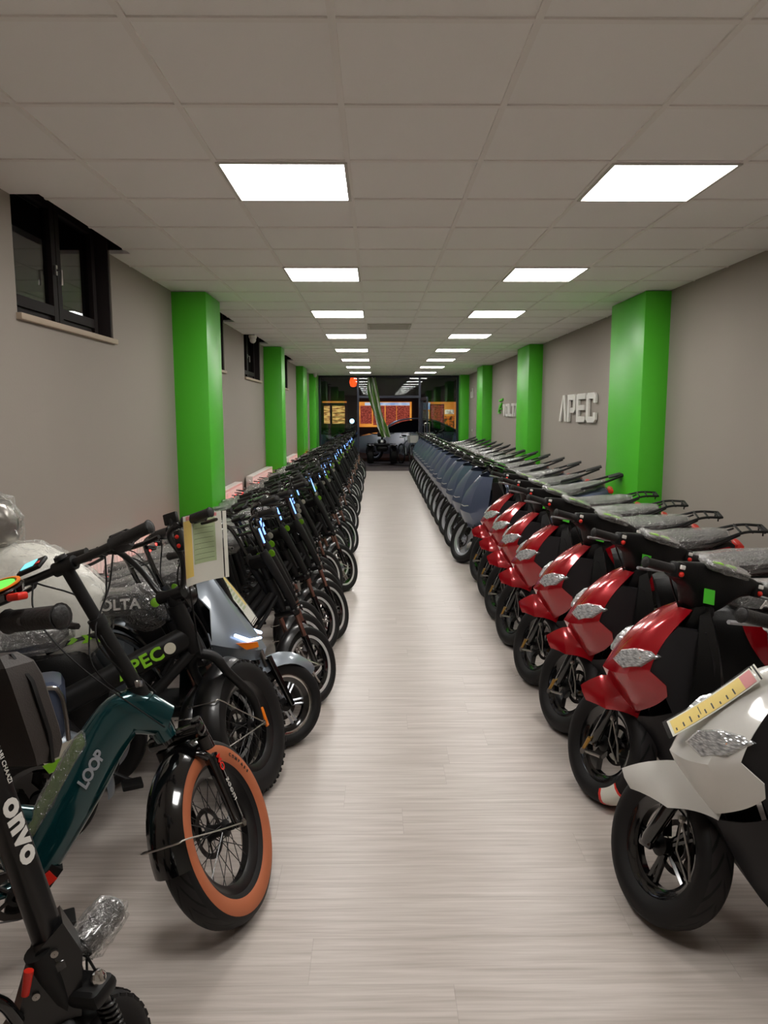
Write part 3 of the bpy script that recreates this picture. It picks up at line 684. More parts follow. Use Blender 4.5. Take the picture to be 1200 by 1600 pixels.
# ------------------------------------------------------------ e-bikes
def fat_bike(root, kind):
    """kind: 'teal' or 'apec' -- 20 inch fat tyre bikes standing with the steering turned"""
    teal = kind == 'teal'; R, tr, rr = (.29, .05, .198) if teal else (.288, .05, .19); L = 1.1
    HB, HT = (V((-.150, 0, .635)), V((-.212, 0, .765))) if teal else (V((-.235, 0, .665)), V((-.30, 0, .85)))
    ax = (HT-HB).normalized(); delta = 54 if teal else 50
    M = Mx.Translation(HB) @ Mx.Rotation(R_(delta), 4, ax) @ Mx.Translation(-HB); W = V((0, 0, R))
    wheel('front_wheel', root, W, R, tr, rr, M, 'wire', 'tyre_chevron' if teal else 'rubber', 'black_paint', 'tan_rubber' if teal else None, 72, 1, knobs=0 if teal else 46)
    if teal:
        fw = KIDS(root)[0]; cr_ = rr+.44*(R-rr)
        for i, ch in enumerate('COMPASS'):
            a = R_(62-4.6*i); text('sidewall_letter', ch, .016, M @ axes((cr_*math.cos(a), -tr-.0022, R+cr_*math.sin(a)), (math.sin(a), 0, -math.cos(a)), (math.cos(a), 0, math.sin(a))), 'black_print', fw, bold=.0003)
    wheel('rear_wheel', root, V((-L, 0, R)), R, tr, rr, I4, 'motor', 'tyre_chevron' if teal else 'rubber', 'black_paint', 'tan_rubber' if teal else None, 56, 1, knobs=0 if teal else 46, hubm='black_paint')
    # fork
    fy = .078; b = MB(M)
    if teal:
        crown = HB+ax*-.02+V((.02, 0, 0))
        for s in (-1, 1):
            top = V((-.085, s*fy, R+.36)); b.tube([top, top+(V((0, s*fy, R+.16))-top)*.5], .0185, 14)
        b.box(crown+V((.03, 0, 0)), (.05, 2*fy+.05, .045), Mx.Rotation(R_(-25), 3, 'Y'), bev=.015); b.tube([HB-ax*.03, HT+ax*.02], .019, 14)
        fk = b.build('fork', 'black_gloss', root); b = MB(M)
        for s in (-1, 1):
            a0 = V((-.055, s*fy, R+.235)); a1 = V((.004, s*fy, R-.005)); b.tube([a0, a0+(a1-a0)*.08, a0+(a1-a0)*.9, a1], [.0235, .023, .02, .017], 16)
        b.curve([(-.052, fy, R+.22), (-.085, fy*.8, R+.25), (-.1, 0, R+.265), (-.085, -fy*.8, R+.25), (-.052, -fy, R+.22)], .014, 10)
        b.build('fork_leg', 'black_gloss', fk)
        for s in (-1, 1): b = MB(M); b.lathe(V((-.066, s*fy, R+.28)), V((-.24, 0, 1)), [(.0195, -.02), (.0205, -.02), (.0205, .018), (.0195, .018)], 16); b.build('fork_collar', 'dark_steel', fk)
        for s, mm in ((-1, 'white_print'),):
            text('fork_lettering', 'zoom', .035, M @ axes(V((-.022, s*fy-.0235, R+.115)), (.24, 0, -1), (1, 0, .24)), mm, fk, bold=-.0007)
            text('fork_lettering', 'MO', .035, M @ axes(V((-.047, s*fy-.0245, R+.205)), (.24, 0, -1), (1, 0, .24)), 'red_plastic', fk, bold=.0005)
    else:
        b.tube([HB-ax*.03, HT+ax*.015], .02, 14)
        for s in (-1, 1):
            b.curve([HB-ax*.02+V((0, 0, 0)), HB+V((.04, s*.055, -.055)), HB+V((.085, s*(fy-.005), -.13)), V((-.02, s*fy, R+.12)), V((.003, s*fy, R))], [.021]*8+[.0185]*12+[.016], 12)
        fk = b.build('fork', 'black_matt', root)
        b = MB(M); b.box(V((.02, -fy-.015, R+.02)), (.02, .01, .085), Mx.Rotation(R_(-12), 3, 'Y'), bev=.003); tag(b.build('fork_reflector', 'orange_plastic', fk), 'orange side reflector')
    b = MB(M); b.lathe(W, (0, 1, 0), [(.004, -.1), (.013, -.1), (.013, -.088), (.006, -.088)], 6, True); b.lathe(W, (0, 1, 0), [(.004, .088), (.013, .088), (.013, .1), (.006, .1)], 6, True); b.build('axle_nut', 'steel', root)
    # front mudguard behind the wheel with wire stays
    mudguard('front_mudguard', root, W, R+.022, .062, 96, 188 if teal else 196, 'black_gloss' if teal else 'black_paint', M)
    b = MB(M)
    for ang in ((172,) if teal else (150, 186)):
        a = R_(ang); q = V((math.cos(a)*(R+.02), 0, math.sin(a)*(R+.02)+R))
        b.curve([V((.004, -.098, R)), V((q.x*.5, -.09, R+(q.z-R)*.5)), q+V((.02, -.07, 0)), q+V((-.008, -.06, 0)), q+V((-.012, 0, 0)), q+V((-.008, .06, 0)), q+V((.02, .07, 0)), V((q.x*.5, .09, R+(q.z-R)*.5)), V((.004, .098, R))], .0026, 6)
    b.build('mudguard_stay', 'steel', root)
    # frame
    if teal:
        b = MB(); pts = [HB+V((.01, 0, .045)), V((-.25, 0, .725)), V((-.32, 0, .665)), V((-.40, 0, .53)), V((-.485, 0, .395)), V((-.55, 0, .29))]
        sp = smooth_path(pts, 6); hs = [(.05, .075), (.036, .08), (.036, .075)]
        rs = []
        for i, p in enumerate(sp):
            s = i/(len(sp)-1); d = (sp[min(i+1, len(sp)-1)]-sp[max(i-1, 0)]).normalized(); nrm = V((-d.z, 0, d.x)); h = .062+.012*math.sin(s*3.1); wy = .037+.006*s
            if s < .12: h *= .8+s*1.6
            rs.append([p+nrm*(h*math.copysign(abs(math.sin(a))**.7, math.sin(a)))+V((0, wy*math.copysign(abs(math.cos(a))**.7, math.cos(a)), 0)) for a in [2*math.pi*k/20 for k in range(20)]])
        b.rings(rs); b.lathe(HB-ax*.01, ax, [(.001, 0), (.034, 0), (.036, .02), (.034, .15), (.001, .15)], 20)
        fr = b.build('frame', 'teal_paint', root, ang=50)
        # inset battery cover strip and lettering
        b = MB(); b.curve([(-.365, -.010, .70), (-.43, -.010, .60), (-.505, -.010, .48), (-.56, -.010, .385)], [.008, .016]+[.026]*12+[.016, .006], 10); fc = b.build('frame_cover', 'olive_film', fr); tag(fc, 'olive green strip along the frame'); wrapped(fr, fc, seed=51, inflate=.002, amp=.004)
        text('frame_lettering', 'LOOP', .046, axes((-.372, -.0445, .58), (.53, 0, .85), (-.85, 0, .53)), 'grey_print', fr, bold=.0015, shear=.25, space=.85)
        b = MB(); b.plate([(-.60, -.04, .30), (-.515, -.04, .345), (-.46, -.04, .30), (-.55, -.04, .19), (-.62, -.04, .2)], (0, .08, 0)); b.build('motor_cover', 'black_matt', root)
        b = MB(); b.box((-.50, -.0425, .285), (.032, .004, .035), Mx.Rotation(R_(-35), 3, 'Y')); tag(b.build('red_label', 'red_plastic', root), 'small red square label')
        b = MB(); 
        for s in (-1, 1):
            b.tube([(-.56, s*.03, .28), (-.75, s*.07, .27), (-L, s*.085, R)], [.02, .014, .012], 10); b.tube([(-.63, s*.02, .52), (-.85, s*.06, .45), (-L, s*.085, R)], .012, 10)
        b.tube([(-.57, 0, .25), (-.665, 0, .62)], .026, 14); b.curve([(-.5, 0, .45), (-.56, 0, .47), (-.64, 0, .5)], .03, 10); b.build('rear_frame', 'teal_paint', root)
        st, stz = V((-.66, 0, .6)), V((-.735, 0, .88)); BB = V((-.585, 0, .27))
    else:
        b = MB(); b.tube([HB+ax*-.01, HB+ax*.2], .034, 20)
        p0 = HB+ax*.06; p1 = V((-.80, 0, .5)); rs = []
        for i in range(9):
            s = i/8; p = p0+(p1-p0)*s; d = (p1-p0).normalized(); nrm = V((-d.z, 0, d.x)); h = .047; 
            rs.append([p+nrm*h*math.copysign(abs(math.sin(a))**.8, math.sin(a))+V((0, .033*math.cos(a), 0)) for a in [2*math.pi*k/18 for k in range(18)]])
        b.rings(rs); fr = b.build('frame', 'black_matt', root, ang=50)
        dd = (p0-p1).normalized(); nn = V((-dd.z, 0, dd.x))
        text('frame_lettering', 'APEC', .074, axes(p0-dd*.212+V((0, -.0345, 0))+nn*.0, dd, nn), 'lime', fr, bold=.0022, space=1.08)
        b = MB(); b.lathe(p0-dd*.09+V((0, -.036, 0)), (0, 1, 0), [(.001, -.001), (.023, -.001), (.023, .001), (.001, .001)], 24); tag(b.build('round_badge', 'cream_label', fr), 'round pale badge')
        b = MB()
        for s in (-1, 1):
            b.tube([(-.62, s*.03, .33), (-L, s*.085, R)], .013, 10); b.tube([(-.79, s*.02, .5), (-L, s*.085, R)], .012, 10)
        b.tube([(-.62, 0, .28), (-.80, 0, .53), (-.84, 0, .62)], .024, 12); b.tube([HB+ax*.0, (-.62, 0, .3)], .022, 12); b.build('rear_frame', 'black_matt', root)
        st, stz = V((-.83, 0, .6)), V((-.9, 0, .76)); BB = V((-.63, 0, .28))
    # stem and bars
    if teal:
        ST, BC = HT+ax*.03, HT+ax*.47; b = MB(M); b.tube([HT+ax*.0, HT+ax*.05], .028, 16); b.tube([ST, BC-ax*.2], .023, 16); b.tube([BC-ax*.2, BC], .019, 14)
        b.lathe(BC-ax*.2, ax, [(.018, -.01), (.027, -.01), (.027, .02), (.018, .02)], 16); sm = b.build('folding_stem', 'black_matt', root)
        b = MB(M); b.box(ST+V((-.03, -.03, .01)), (.06, .012, .022), Mx.Rotation(R_(20), 3, 'Z'), bev=.004); tag(b.build('clamp_lever', 'steel', sm), 'silver clamp lever')
        b = MB(M); b.lathe(BC, (0, 1, 0), [(.001, -.035), (.022, -.035), (.022, .035), (.001, .035)], 16); b.lathe(BC+ax*.005, ax, [(.001, .02), (.02, .02), (.018, .03), (.001, .031)], 16)
        b.build('stem_clamp', 'black_matt', sm)
        b = MB(M); b.tube([BC+V((-.025, -.27, .0)), BC+V((0, -.1, 0)), BC+V((0, .1, 0)), BC+V((-.025, .27, 0))], .0125, 12); hb = b.build('handlebar', 'black_paint', root)
        grips(hb, M, 0, BC, .32, .018, .0, .03, gl=.14)
        b = MB(M); b.box(BC+V((-.012, .1, .036)), (.06, .085, .014), Mx.Rotation(R_(-38), 3, 'Y'), bev=.006); dp = b.build('display', 'black_plastic', root)
        b = MB(M); b.box(BC+V((-.0155, .107, .0425)), (.036, .045, .003), Mx.Rotation(R_(-38), 3, 'Y')); tag(b.build('screen', 'screen_cyan', dp), 'lit pale blue screen')
        b = MB(M); b.box(BC+V((-.024, .07, .036)), (.012, .012, .004), Mx.Rotation(R_(-38), 3, 'Y')); tag(b.build('button', 'red_plastic', dp), 'orange-red button')
        b = MB(M); b.tube([BC+V((.02, -.16, -.01)), BC+V((.07, -.15, .03))], .014, 10); b.box(BC+V((.085, -.15, .045)), (.03, .07, .025), bev=.006); b.build('shifter', 'black_plastic', hb)
        b = MB(M); b.lathe(BC+V((0, -.185, 0)), (0, -1, 0), [(.014, 0), (.03, 0), (.03, .03), (.022, .045), (.014, .045)], 20); b.build('twist_shifter', 'charcoal', hb)
        cable(root, [[BC+V((.03, -.12, 0)), BC+V((.1, -.04, -.1)), BC+V((.06, 0, -.25)), HB+V((.05, .0, .05)), V((-.03, .06, R+.2))],
                     [BC+V((.03, .14, 0)), BC+V((.12, .05, -.1)), BC+V((.05, .03, -.3)), HT+V((.02, .03, -.03))], [BC+V((.03, -.15, 0)), BC+V((.16, -.02, -.06)), BC+V((.08, .0, -.22)), HT+V((.03, -.03, -.0))],
                     [BC+V((0, .12, 0)), BC+V((-.02, .12, -.12)), BC+V((.03, .05, -.3)), HB+V((-.05, -.04, .02))]], M)
    else:
        BC = HT+ax*.30; BC = V((BC.x-.02, 0, BC.z)); b = MB(M); b.tube([HT, HT+ax*.05], .026, 14); b.lathe(HT+ax*.045, (0, 1, 0), [(.001, -.06), (.024, -.06), (.024, .06), (.001, .06)], 16)
        sm = b.build('stem', 'black_matt', root)
        b = MB(M); q = HT+ax*.055
        for s in (-1, 1): b.curve([q+V((0, s*.02, 0)), q+V((.005, s*.06, .02)), q+V((-.02, s*.1, .12)), BC+V((.0, s*.12, -.03)), BC+V((-.01, s*.17, 0)), BC+V((-.05, s*.32, -.01))], .0125, 10)
        hb = b.build('handlebar', 'black_paint', root)
        grips(hb, M, 0, BC+V((-.03, 0, 0)), .36, .017, .0, .04, gl=.13)
        b = MB(M); b.box(BC+V((.02, -.13, .04)), (.02, .06, .045), bev=.005); b.tube([BC+V((.0, -.14, 0)), BC+V((.02, -.13, .04))], .01, 8); b.build('display', 'black_plastic', root)
        for dz in (0, -.035):
            b = MB(M); b.ball(BC+V((-.035, -.175, -.045+dz)), .009, 8); b.build('switch_button', 'red_plastic', hb)
        b = MB(M); b.box(BC+V((-.02, -.175, -.06)), (.03, .03, .08), bev=.006); b.build('switch_housing', 'black_plastic', hb)
        b = MB(M); b.lathe(HB+ax*.2+V((.06, 0, .03)), (1, 0, 0), [(.001, -.03), (.03, -.03), (.05, .0), (.05, .03), (.001, .032)], 24); hl = b.build('headlight', 'black_paint', root)
        b = MB(M); b.lathe(HB+ax*.2+V((.093, 0, .03)), (1, 0, 0), [(.001, 0), (.042, 0), (.04, .006), (.001, .012)], 24); tag(b.build('lens', 'white_led', hl), 'lit white headlamp lens')
        cable(root, [[BC+V((.03, -.2, 0)), BC+V((.12, -.12, -.05)), BC+V((.09, -.05, -.2)), HB+V((.07, -.02, .05)), V((-.03, .06, R+.2))], [BC+V((.03, .2, 0)), BC+V((.13, .1, -.1)), BC+V((.1, .03, -.3)), HT+V((.04, .03, -.1)), HB+V((0, .04, -.04))],
                     [BC+V((-.03, -.17, -.1)), BC+V((.03, -.14, -.22)), HT+V((.04, -.04, -.1)), HB+V((-.04, -.05, -.03))]], M, .0035)
    # saddle, rack, rear guard, drive
    b = MB(); b.tube([st, stz], .017, 12); b.build('seat_post', 'black_paint', root)
    b = MB(); x = stz.x; z = stz.z+.055
    if teal: saddle_loft(b, [(x+.16, z, .012, .03), (x+.12, z+.004, .025, .05), (x+.02, z, .05, .06), (x-.08, z+.01, .09, .07), (x-.13, z+.015, .085, .06), (x-.15, z+.01, .04, .03)])
    else: saddle_loft(b, [(x+.2, z+.01, .05, .04), (x+.15, z+.02, .09, .09), (x-.1, z+.02, .11, .1), (x-.3, z+.04, .11, .1), (x-.36, z+.04, .06, .05)])
    sd = b.build('saddle', 'black_matt', root)
    if not teal: wrapped(root, sd, seed=3)
    mudguard('rear_mudguard', root, V((-L, 0, R)), R+.022, .06, 20, 175, 'black_gloss' if teal else 'black_paint')
    b = MB(); zr = .66
    for s in (-1, 1):
        b.tube([(-.9, s*.05, zr), (-1.32, s*.05, zr)], .006, 8); b.tube([(-1.05, s*.055, zr), (-1.1, s*.09, R+.02)], .005, 8); b.tube([(-1.25, s*.055, zr), (-1.12, s*.09, R+.02)], .005, 8)
    for i in range(6): b.tube([(-.92-.075*i, -.05, zr), (-.92-.075*i, .05, zr)], .005, 6)
    b.build('rack', 'black_paint', root)
    b = MB(); b.box((-1.345, 0, zr-.02), (.02, .1, .05), bev=.006); tl = b.build('tail_light', 'black_plastic', root); b = MB(); b.box((-1.357, 0, zr-.02), (.006, .085, .035), bev=.002); tag(b.build('tail_lens', 'tail_led', tl), 'lit red lens')
    crank(root, BB); chain(root, BB, .073, V((-L, 0, R)), .035, -.062); kickstand(root, (-.78, .06, .25), (-.84, .24, .02))
    return root

def row_bike(root, v=0):
    """small black moped-style e-bike with a tall twin-pillar front and chrome-edged rims"""
    R, tr, rr, L = .222, .036, .162, 1.08; delta = (36, 40, 38)[v]; HB, HT = V((-.12, 0, .545)), V((-.255, 0, .86)); ax = (HT-HB).normalized()
    M = Mx.Translation(HB) @ Mx.Rotation(R_(delta), 4, ax) @ Mx.Translation(-HB); W = V((0, 0, R))
    k = dict(style='cast', tyre='tyre_plain', rim='black_gloss', lip='bright_rim', hubm='alloy', spoke_m='steel', seg=44)
    wheel('front_wheel', root, W, R, tr, rr, M, disc=1, **k); k['style'] = 'cast'; wheel('rear_wheel', root, V((-L, 0, R)), R, tr, rr, disc=1, **k)
    fy = .062; b = MB(M)
    for s in (-1, 1):
        a0 = V((-.055, s*fy, R+.17)); a1 = V((.002, s*fy, R)); b.tube([a0, a0+(a1-a0)*.1, a0+(a1-a0)*.9, a1], [.02, .021, .019, .014], 12)
    fk = b.build('fork', 'black_gloss', root)
    for s in (-1, 1):
        b = MB(M); b.tube([V((-.052, s*fy, R+.16)), V((-.095, s*fy, R+.31))], .0135, 12); tag(b.build('stanchion', 'warm_reflecting_chrome', fk), 'chrome tube coloured with warm reflections')
    b = MB(M); b.box(V((-.085, 0, R+.325)), (.035, .175, .014), Mx.Rotation(R_(-22), 3, 'Y'), bev=.004); b.build('fork_crown', 'steel', fk)
    b = MB(M); b.box(V((-.102, 0, R+.31)), (.05, .15, .03), Mx.Rotation(R_(-22), 3, 'Y'), bev=.008)
    for s in (-1, 1): b.ball((-.075, s*.09, R+.33), .012, 8); b.tube([(-.1, s*.05, R+.33), (-.13, s*.13, R+.35)], .004, 6)
    b.build('fork_bracket', 'black_paint', fk)
    mudguard('front_mudguard', root, W, R+.016, .046, 88, 196, 'black_paint', M)
    b = MB(M); q = V((math.cos(R_(160))*(R+.014), 0, R+math.sin(R_(160))*(R+.014))); b.curve([(.002, -fy-.016, R), (q.x*.6, -fy-.01, R+.06), q+V((0, -.047, 0)), q+V((-.006, 0, .0)), q+V((0, .047, 0)), (q.x*.6, fy+.01, R+.06), (.002, fy+.016, R)], .003, 6); b.build('mudguard_stay', 'chrome', root)
    # twin pillars joined by a yoke
    b = MB(M)
    for s in (-1, 1):
        rs = []
        for (x, z, w_, d) in ((-.085, .515, .018, .03), (-.12, .6, .02, .032), (-.19, .73, .022, .036), (-.245, .82, .024, .042), (-.275, .875, .02, .035)):
            rs.append([(x+d*.6*math.cos(a), s*.062+w_*math.sin(a), z+d*.35*math.cos(a)) for a in [2*math.pi*q_/10 for q_ in range(10)]])
        b.rings(rs)
    b.box((-.245, 0, .83), (.06, .15, .075), Mx.Rotation(R_(-24), 3, 'Y'), bev=.02); b.box((-.115, 0, .585), (.035, .11, .035), Mx.Rotation(R_(-24), 3, 'Y'), bev=.01)
    b.tube([HB, HT], .02, 12); b.build('front_pillars', 'black_matt', root)
    for y in ((-.06, .035) if v != 1 else (-.06,)):
        b = MB(M); b.lathe((-.207, y, .862), (1, 0, .4), [(.001, 0), (.021, 0), (.021, .002), (.001, .002)], 18); tag(b.build('sticker', ('lime', 'lime', 'cream_label')[v], root), ('bright green round sticker', 'bright green round sticker', 'pale round sticker')[v])
    b = MB(M); b.lathe((-.175, 0, .76), (1, 0, .1), [(.001, -.03), (.03, -.03), (.04, 0), (.04, .02), (.001, .022)], 18); hl = b.build('headlight', 'black_gloss', root)
    b = MB(M); b.lathe((-.152, 0, .7625), (1, 0, .1), [(.001, 0), (.034, 0), (.03, .006), (.001, .01)], 18); b.build('lens', 'clear_lens', hl)
    # risers, bars
    b = MB(M); zt = (1.05, 1.07, 1.04)[v]
    for s in (-1, 1): b.curve([(-.27, s*.062, .86), (-.31, s*.066, .95), (-.345, s*.075, zt-.03), (-.36, s*.11, zt), (-.375, s*.2, zt), (-.42, s*.27, zt-.01)], .011, 9)
    b.tube([(-.325, -.07, .985), (-.325, .07, .985)], .009, 8); hb = b.build('handlebar', 'black_gloss', root)
    grips(hb, M, 0, (-.385, 0, zt), .34, .0165, .012, .05, gl=.12)
    # upright lit daytime lamp strip between the risers
    b = MB(M); b.box((-.275, -.045, .955), (.03, .03, .12), Mx.Rotation(R_(-18), 3, 'Y'), bev=.01); lp = b.build('light_bar', 'black_gloss', root)
    b = MB(M); b.box((-.263, -.0615, .96), (.012, .004, .085), Mx.Rotation(R_(-18), 3, 'Y'), bev=.0018); tag(b.build('light_strip', 'blue_led', lp), 'lit blue-white strip')
    b = MB(M); b.box((-.355, .0, zt+.02), (.05, .075, .02), Mx.Rotation(R_(-30), 3, 'Y'), bev=.006); b.build('display', 'black_plastic', root)
    cable(root, [[(-.37, -.17, zt), (-.28, -.1, zt-.02), (-.25, -.03, .93), (-.2, .0, .82)], [(-.37, .17, zt), (-.27, .1, zt-.01), (-.24, .03, .93), (-.2, .02, .8)]], M)
    # frame, battery box, long seat wrapped in film, rack
    b = MB(); b.tube([HB+ax*.03, HB+ax*.2], .03, 14); b.curve([HB+ax*.12, (-.28, 0, .52), (-.42, 0, .37), (-.55, 0, .30), (-.7, 0, .29)], .028, 12)
    for s in (-1, 1): b.curve([(-.66, s*.03, .29), (-.85, s*.075, .27), (-L, s*.075, R)], .014, 8); b.tube([(-.72, s*.03, .62), (-L, s*.075, R)], .011, 8)
    b.tube([(-.62, 0, .28), (-.74, 0, .72)], .024, 12); b.curve([HB+ax*.1+V((0, -.03, 0)), (-.3, -.04, .44), (-.46, -.05, .34)], .012, 8); b.build('frame', 'black_matt', root)
    b = MB(); b.box((-.815, 0, .53), (.17, .12, .25), Mx.Rotation(R_(-8), 3, 'Y'), bev=.02); b.build('battery', 'black_plastic', root)
    b = MB(); saddle_loft(b, [(-.5, .815, .025, .04), (-.54, .835, .055, .09), (-.7, .825, .07, .1), (-.9, .775, .075, .1), (-1.08, .745, .07, .08), (-1.14, .735, .04, .05)]); sd = b.build('seat', 'black_matt', root)
    wrapped(root, sd, seed=5+v, amp=.016)
    b = MB()
    for s in (-1, 1): b.curve([(-.8, s*.09, .68), (-1.1, s*.095, .68), (-1.28, s*.08, .70)], .008, 8); b.tube([(-1.1, s*.09, .68), (-L, s*.085, R+.02)], .007, 8)
    b.tube([(-1.28, -.08, .70), (-1.28, .08, .70)], .008, 8); b.tube([(-1.2, -.09, .69), (-1.2, .09, .69)], .006, 8); b.build('rack', 'black_paint', root)
    mudguard('rear_mudguard', root, V((-L, 0, R)), R+.02, .05, 25, 170, 'black_paint')
    b = MB(); b.box((-1.29, 0, .63), (.03, .11, .05), bev=.008); tl = b.build('tail_light', 'black_plastic', root); b = MB(); b.box((-1.307, 0, .63), (.006, .09, .034), bev=.002); tag(b.build('tail_lens', 'tail_led', tl), 'lit red lens')
    crank(root, V((-.62, 0, .27)), .06, .06, .12); kickstand(root, (-.75, .06, .23), (-.8, .22, .02))
    return root
# ------------------------------------------------------------ scooters
def scooter(root, paint, style='red'):
    """style red / white: small 12 inch step-through scooter"""
    white = style == 'white'; R, tr, rr, L = .24, .055, .158, 1.22
    HB = V((-.14, 0, .50)); ax = V((-.36, 0, .93)).normalized(); delta = -63 if not white else -66
    M = Mx.Translation(HB) @ Mx.Rotation(R_(delta), 4, ax) @ Mx.Translation(-HB); W = V((.07 if white else .03, 0, R))
    wheel('front_wheel', root, W, R, tr, rr, M, 'five' if white else 'star', 'tyre_scooter', 'black_gloss', None, 64, -1, phase=1.2)
    wheel('rear_wheel', root, V((-L, 0, R)), R, tr, rr, I4, 'star', 'tyre_scooter', 'black_gloss', None, 44, -1)
    fy = .075; b = MB(M)
    for s in (-1, 1):
        a0 = V((-.075+W.x*.6, s*fy, R+.235)); a1 = V((.012+W.x, s*fy, R+.0)); b.tube([a0, a0+(a1-a0)*.06, a0+(a1-a0)*.5, a0+(a1-a0)*.92, a1], [.021, .023, .023, .023, .018], 14); b.box(a1+V((.0, 0, 0)), (.055, .02, .035), bev=.008)
    fk = b.build('fork', 'black_gloss', root); b = MB(M)
    for s in (-1, 1): b.tube([V((-.07+W.x*.6, s*fy, R+.22)), V((-.125+W.x*.2, s*fy, R+.37))], .0145, 12)
    b.build('fork_tube', 'steel', fk); b = MB(M); b.box(V((-.125, 0, R+.37)), (.05, .19, .03), Mx.Rotation(R_(-20), 3, 'Y'), bev=.008); b.tube([HB-ax*.03, HB+ax*.1], .022, 12); b.build('fork_yoke', 'black_paint', fk)
    # brake hose, wire bracket
    cable(root, [[(-.1, .085, .55), (-.09, .11, .45), (-.11, .1, .33), (-.09, .085, .26), (-.04, .07, .26)]], M, .004)
    b = MB(M); b.tube([(-.075, .1, .36), (-.13, .1, .28), (-.15, .1, .22)], .004, 6); b.tube([(-.07, .1, .37), (-.075, .1, .28), (-.145, .1, .21)], .003, 6); b.ball((-.072, .1, .37), .012, 8); b.build('brake_hose_clip', 'steel', root)
    if not white:
        b = MB(M); b.tube([(.06, .1, .19), (-.02, .1, .2), (-.04, .095, .2)], .006, 8); b.lathe((.06, .1, .19), (0, 1, 0), [(.001, -.01), (.014, -.01), (.014, .01), (.001, .01)], 12); b.build('brake_arm', 'steel', root)
        b = MB(M); b.tube([(.06, .105, .2), (.035, .105, .255)], [.007, .009], 8); tag(b.build('cable_adjuster', 'brass', root), 'brass-coloured adjuster')
    b = MB(M); b.lathe(V((-.02+W.x, -.068, R-.02)), (0, 1, 0), [(.03, 0), (.04, .005), (.04, .03), (.03, .035)], 12, True); b.box((-.06+W.x, -.065, R-.05), (.07, .035, .06), bev=.01); b.build('brake_caliper', 'dark_steel', root)
    # front fender: pointed beak ahead of the tyre
    b = MB(); rows = []
    for i in range(13):
        s = i/12; a = R_((57 if white else 64)+(56 if white else 50)*s); Ri = (.322 if white else .285)+(.0 if white else .03)*min(1, s*3)-.02*s; k = min(1, .12+s*2.6); row = []
        for q in (-1, -.8, -.45, 0, .45, .8, 1):
            r = Ri+.012*(1-abs(q)*1.2)-.085*abs(q)**2.2*(.35+.65*k); row.append((r*math.cos(a), .068*k*q, R+r*math.sin(a)+(.012 if abs(q) < .1 else 0)))
        rows.append(row)
    b.grid(rows, .004); b.build('front_fender', paint, root, ang=24)
    # painted front shield: ridged nose, facets falling back to the leg shield
    half = [[(-.04, 0, .43), (-.062, .04, .44), (-.09, .085, .475), (-.145, .135, .53)], [(-.015, 0, .49), (-.033, .05, .50), (-.07, .11, .54), (-.172, .168, .588)],
            [(.02, 0, .56), (.0, .06, .565), (-.05, .125, .59), (-.165, .168, .63)], [(.046, 0, .612), (.02, .065, .62), (-.03, .125, .648), (-.105, .152, .678)],
            [(.028, 0, .65), (.005, .065, .665), (-.05, .12, .70), (-.118, .146, .725)], [(-.01, 0, .71), (-.03, .055, .725), (-.08, .102, .758), (-.150, .128, .785)],
            [(-.075, 0, .79), (-.09, .045, .80), (-.13, .078, .82), (-.195, .098, .835)], [(-.15, 0, .85), (-.16, .035, .855), (-.19, .06, .868), (-.235, .076, .872)],
            [(-.215, 0, .888), (-.22, .025, .888), (-.235, .042, .89), (-.258, .052, .888)]]
    fp = panelgrid('front_panel', root, mirror_rows(half), paint, sub=2, ang=24)
    # headlights, one each side of the ridge
    for s in (1, -1):
        b = MB(); o_ = [(.018, .045, .668), (-.015, .098, .652), (-.075, .139, .685), (-.135, .148, .735), (-.115, .128, .748), (-.055, .096, .742), (-.01, .058, .715)]
        cn = V((0, 0, 0))
        for p in o_: cn += V(p)
        cn /= len(o_); n_ = V((.62, .72, .32)).normalized(); ring0 = [V(p)+n_*.002 for p in o_]; ring1 = [cn+(V(p)-cn)*.86+n_*.014 for p in o_]; ring2 = [cn+(V(p)-cn)*.45+n_*.02 for p in o_]; ringb = [V(p)-n_*.02 for p in o_]
        mir = (lambda r: [V((p.x, p.y*s, p.z)) for p in r]); b.rings([mir(ringb), mir(ring0), mir(ring1), mir(ring2)])
        h = b.build('headlight', 'clear_lens', root, ang=30)
        b = MB(); c = cn+n_*.016+V((-.03, .012, .004)); b.ball((c.x, c.y*s, c.z), .012, 8); tag(b.build('indicator_bulb', 'orange_plastic', h), 'small orange bulb')
    for s in (1, -1):
        b = MB(); b.plate([(-.155, s*.158, .60), (-.10, s*.142, .69), (-.15, s*.126, .79), (-.2, s*.1, .835), (-.30, s*.12, .83), (-.33, s*.165, .72), (-.33, s*.175, .45), (-.24, s*.165, .40), (-.2, s*.15, .50)], (0, -s*.02, 0)); b.build('side_infill', 'charcoal', root)
    # dark apron below, leg shield, floor board
    half = [[(-.045, 0, .43), (-.08, .06, .435), (-.14, .11, .46), (-.2, .135, .50)], [(-.1, 0, .34), (-.125, .07, .345), (-.17, .12, .37), (-.235, .15, .41)], [(-.165, 0, .24), (-.185, .08, .245), (-.215, .125, .265), (-.27, .155, .31)], [(-.24, 0, .155), (-.25, .09, .16), (-.28, .14, .18), (-.32, .16, .21)], [(-.31, 0, .12), (-.32, .1, .125), (-.35, .15, .14), (-.38, .165, .165)]]
    panelgrid('front_apron', root, mirror_rows(half), 'charcoal', sub=1, ang=20)
    half = [[(-.3, 0, .9), (-.3, .055, .89), (-.28, .07, .87)], [(-.33, 0, .8), (-.32, .11, .8), (-.26, .14, .79)], [(-.35, 0, .66), (-.34, .16, .66), (-.25, .188, .65)], [(-.35, 0, .5), (-.345, .17, .5), (-.24, .185, .5)], [(-.35, 0, .36), (-.35, .16, .36), (-.27, .17, .36)], [(-.37, 0, .27), (-.37, .16, .27), (-.32, .17, .24)]]
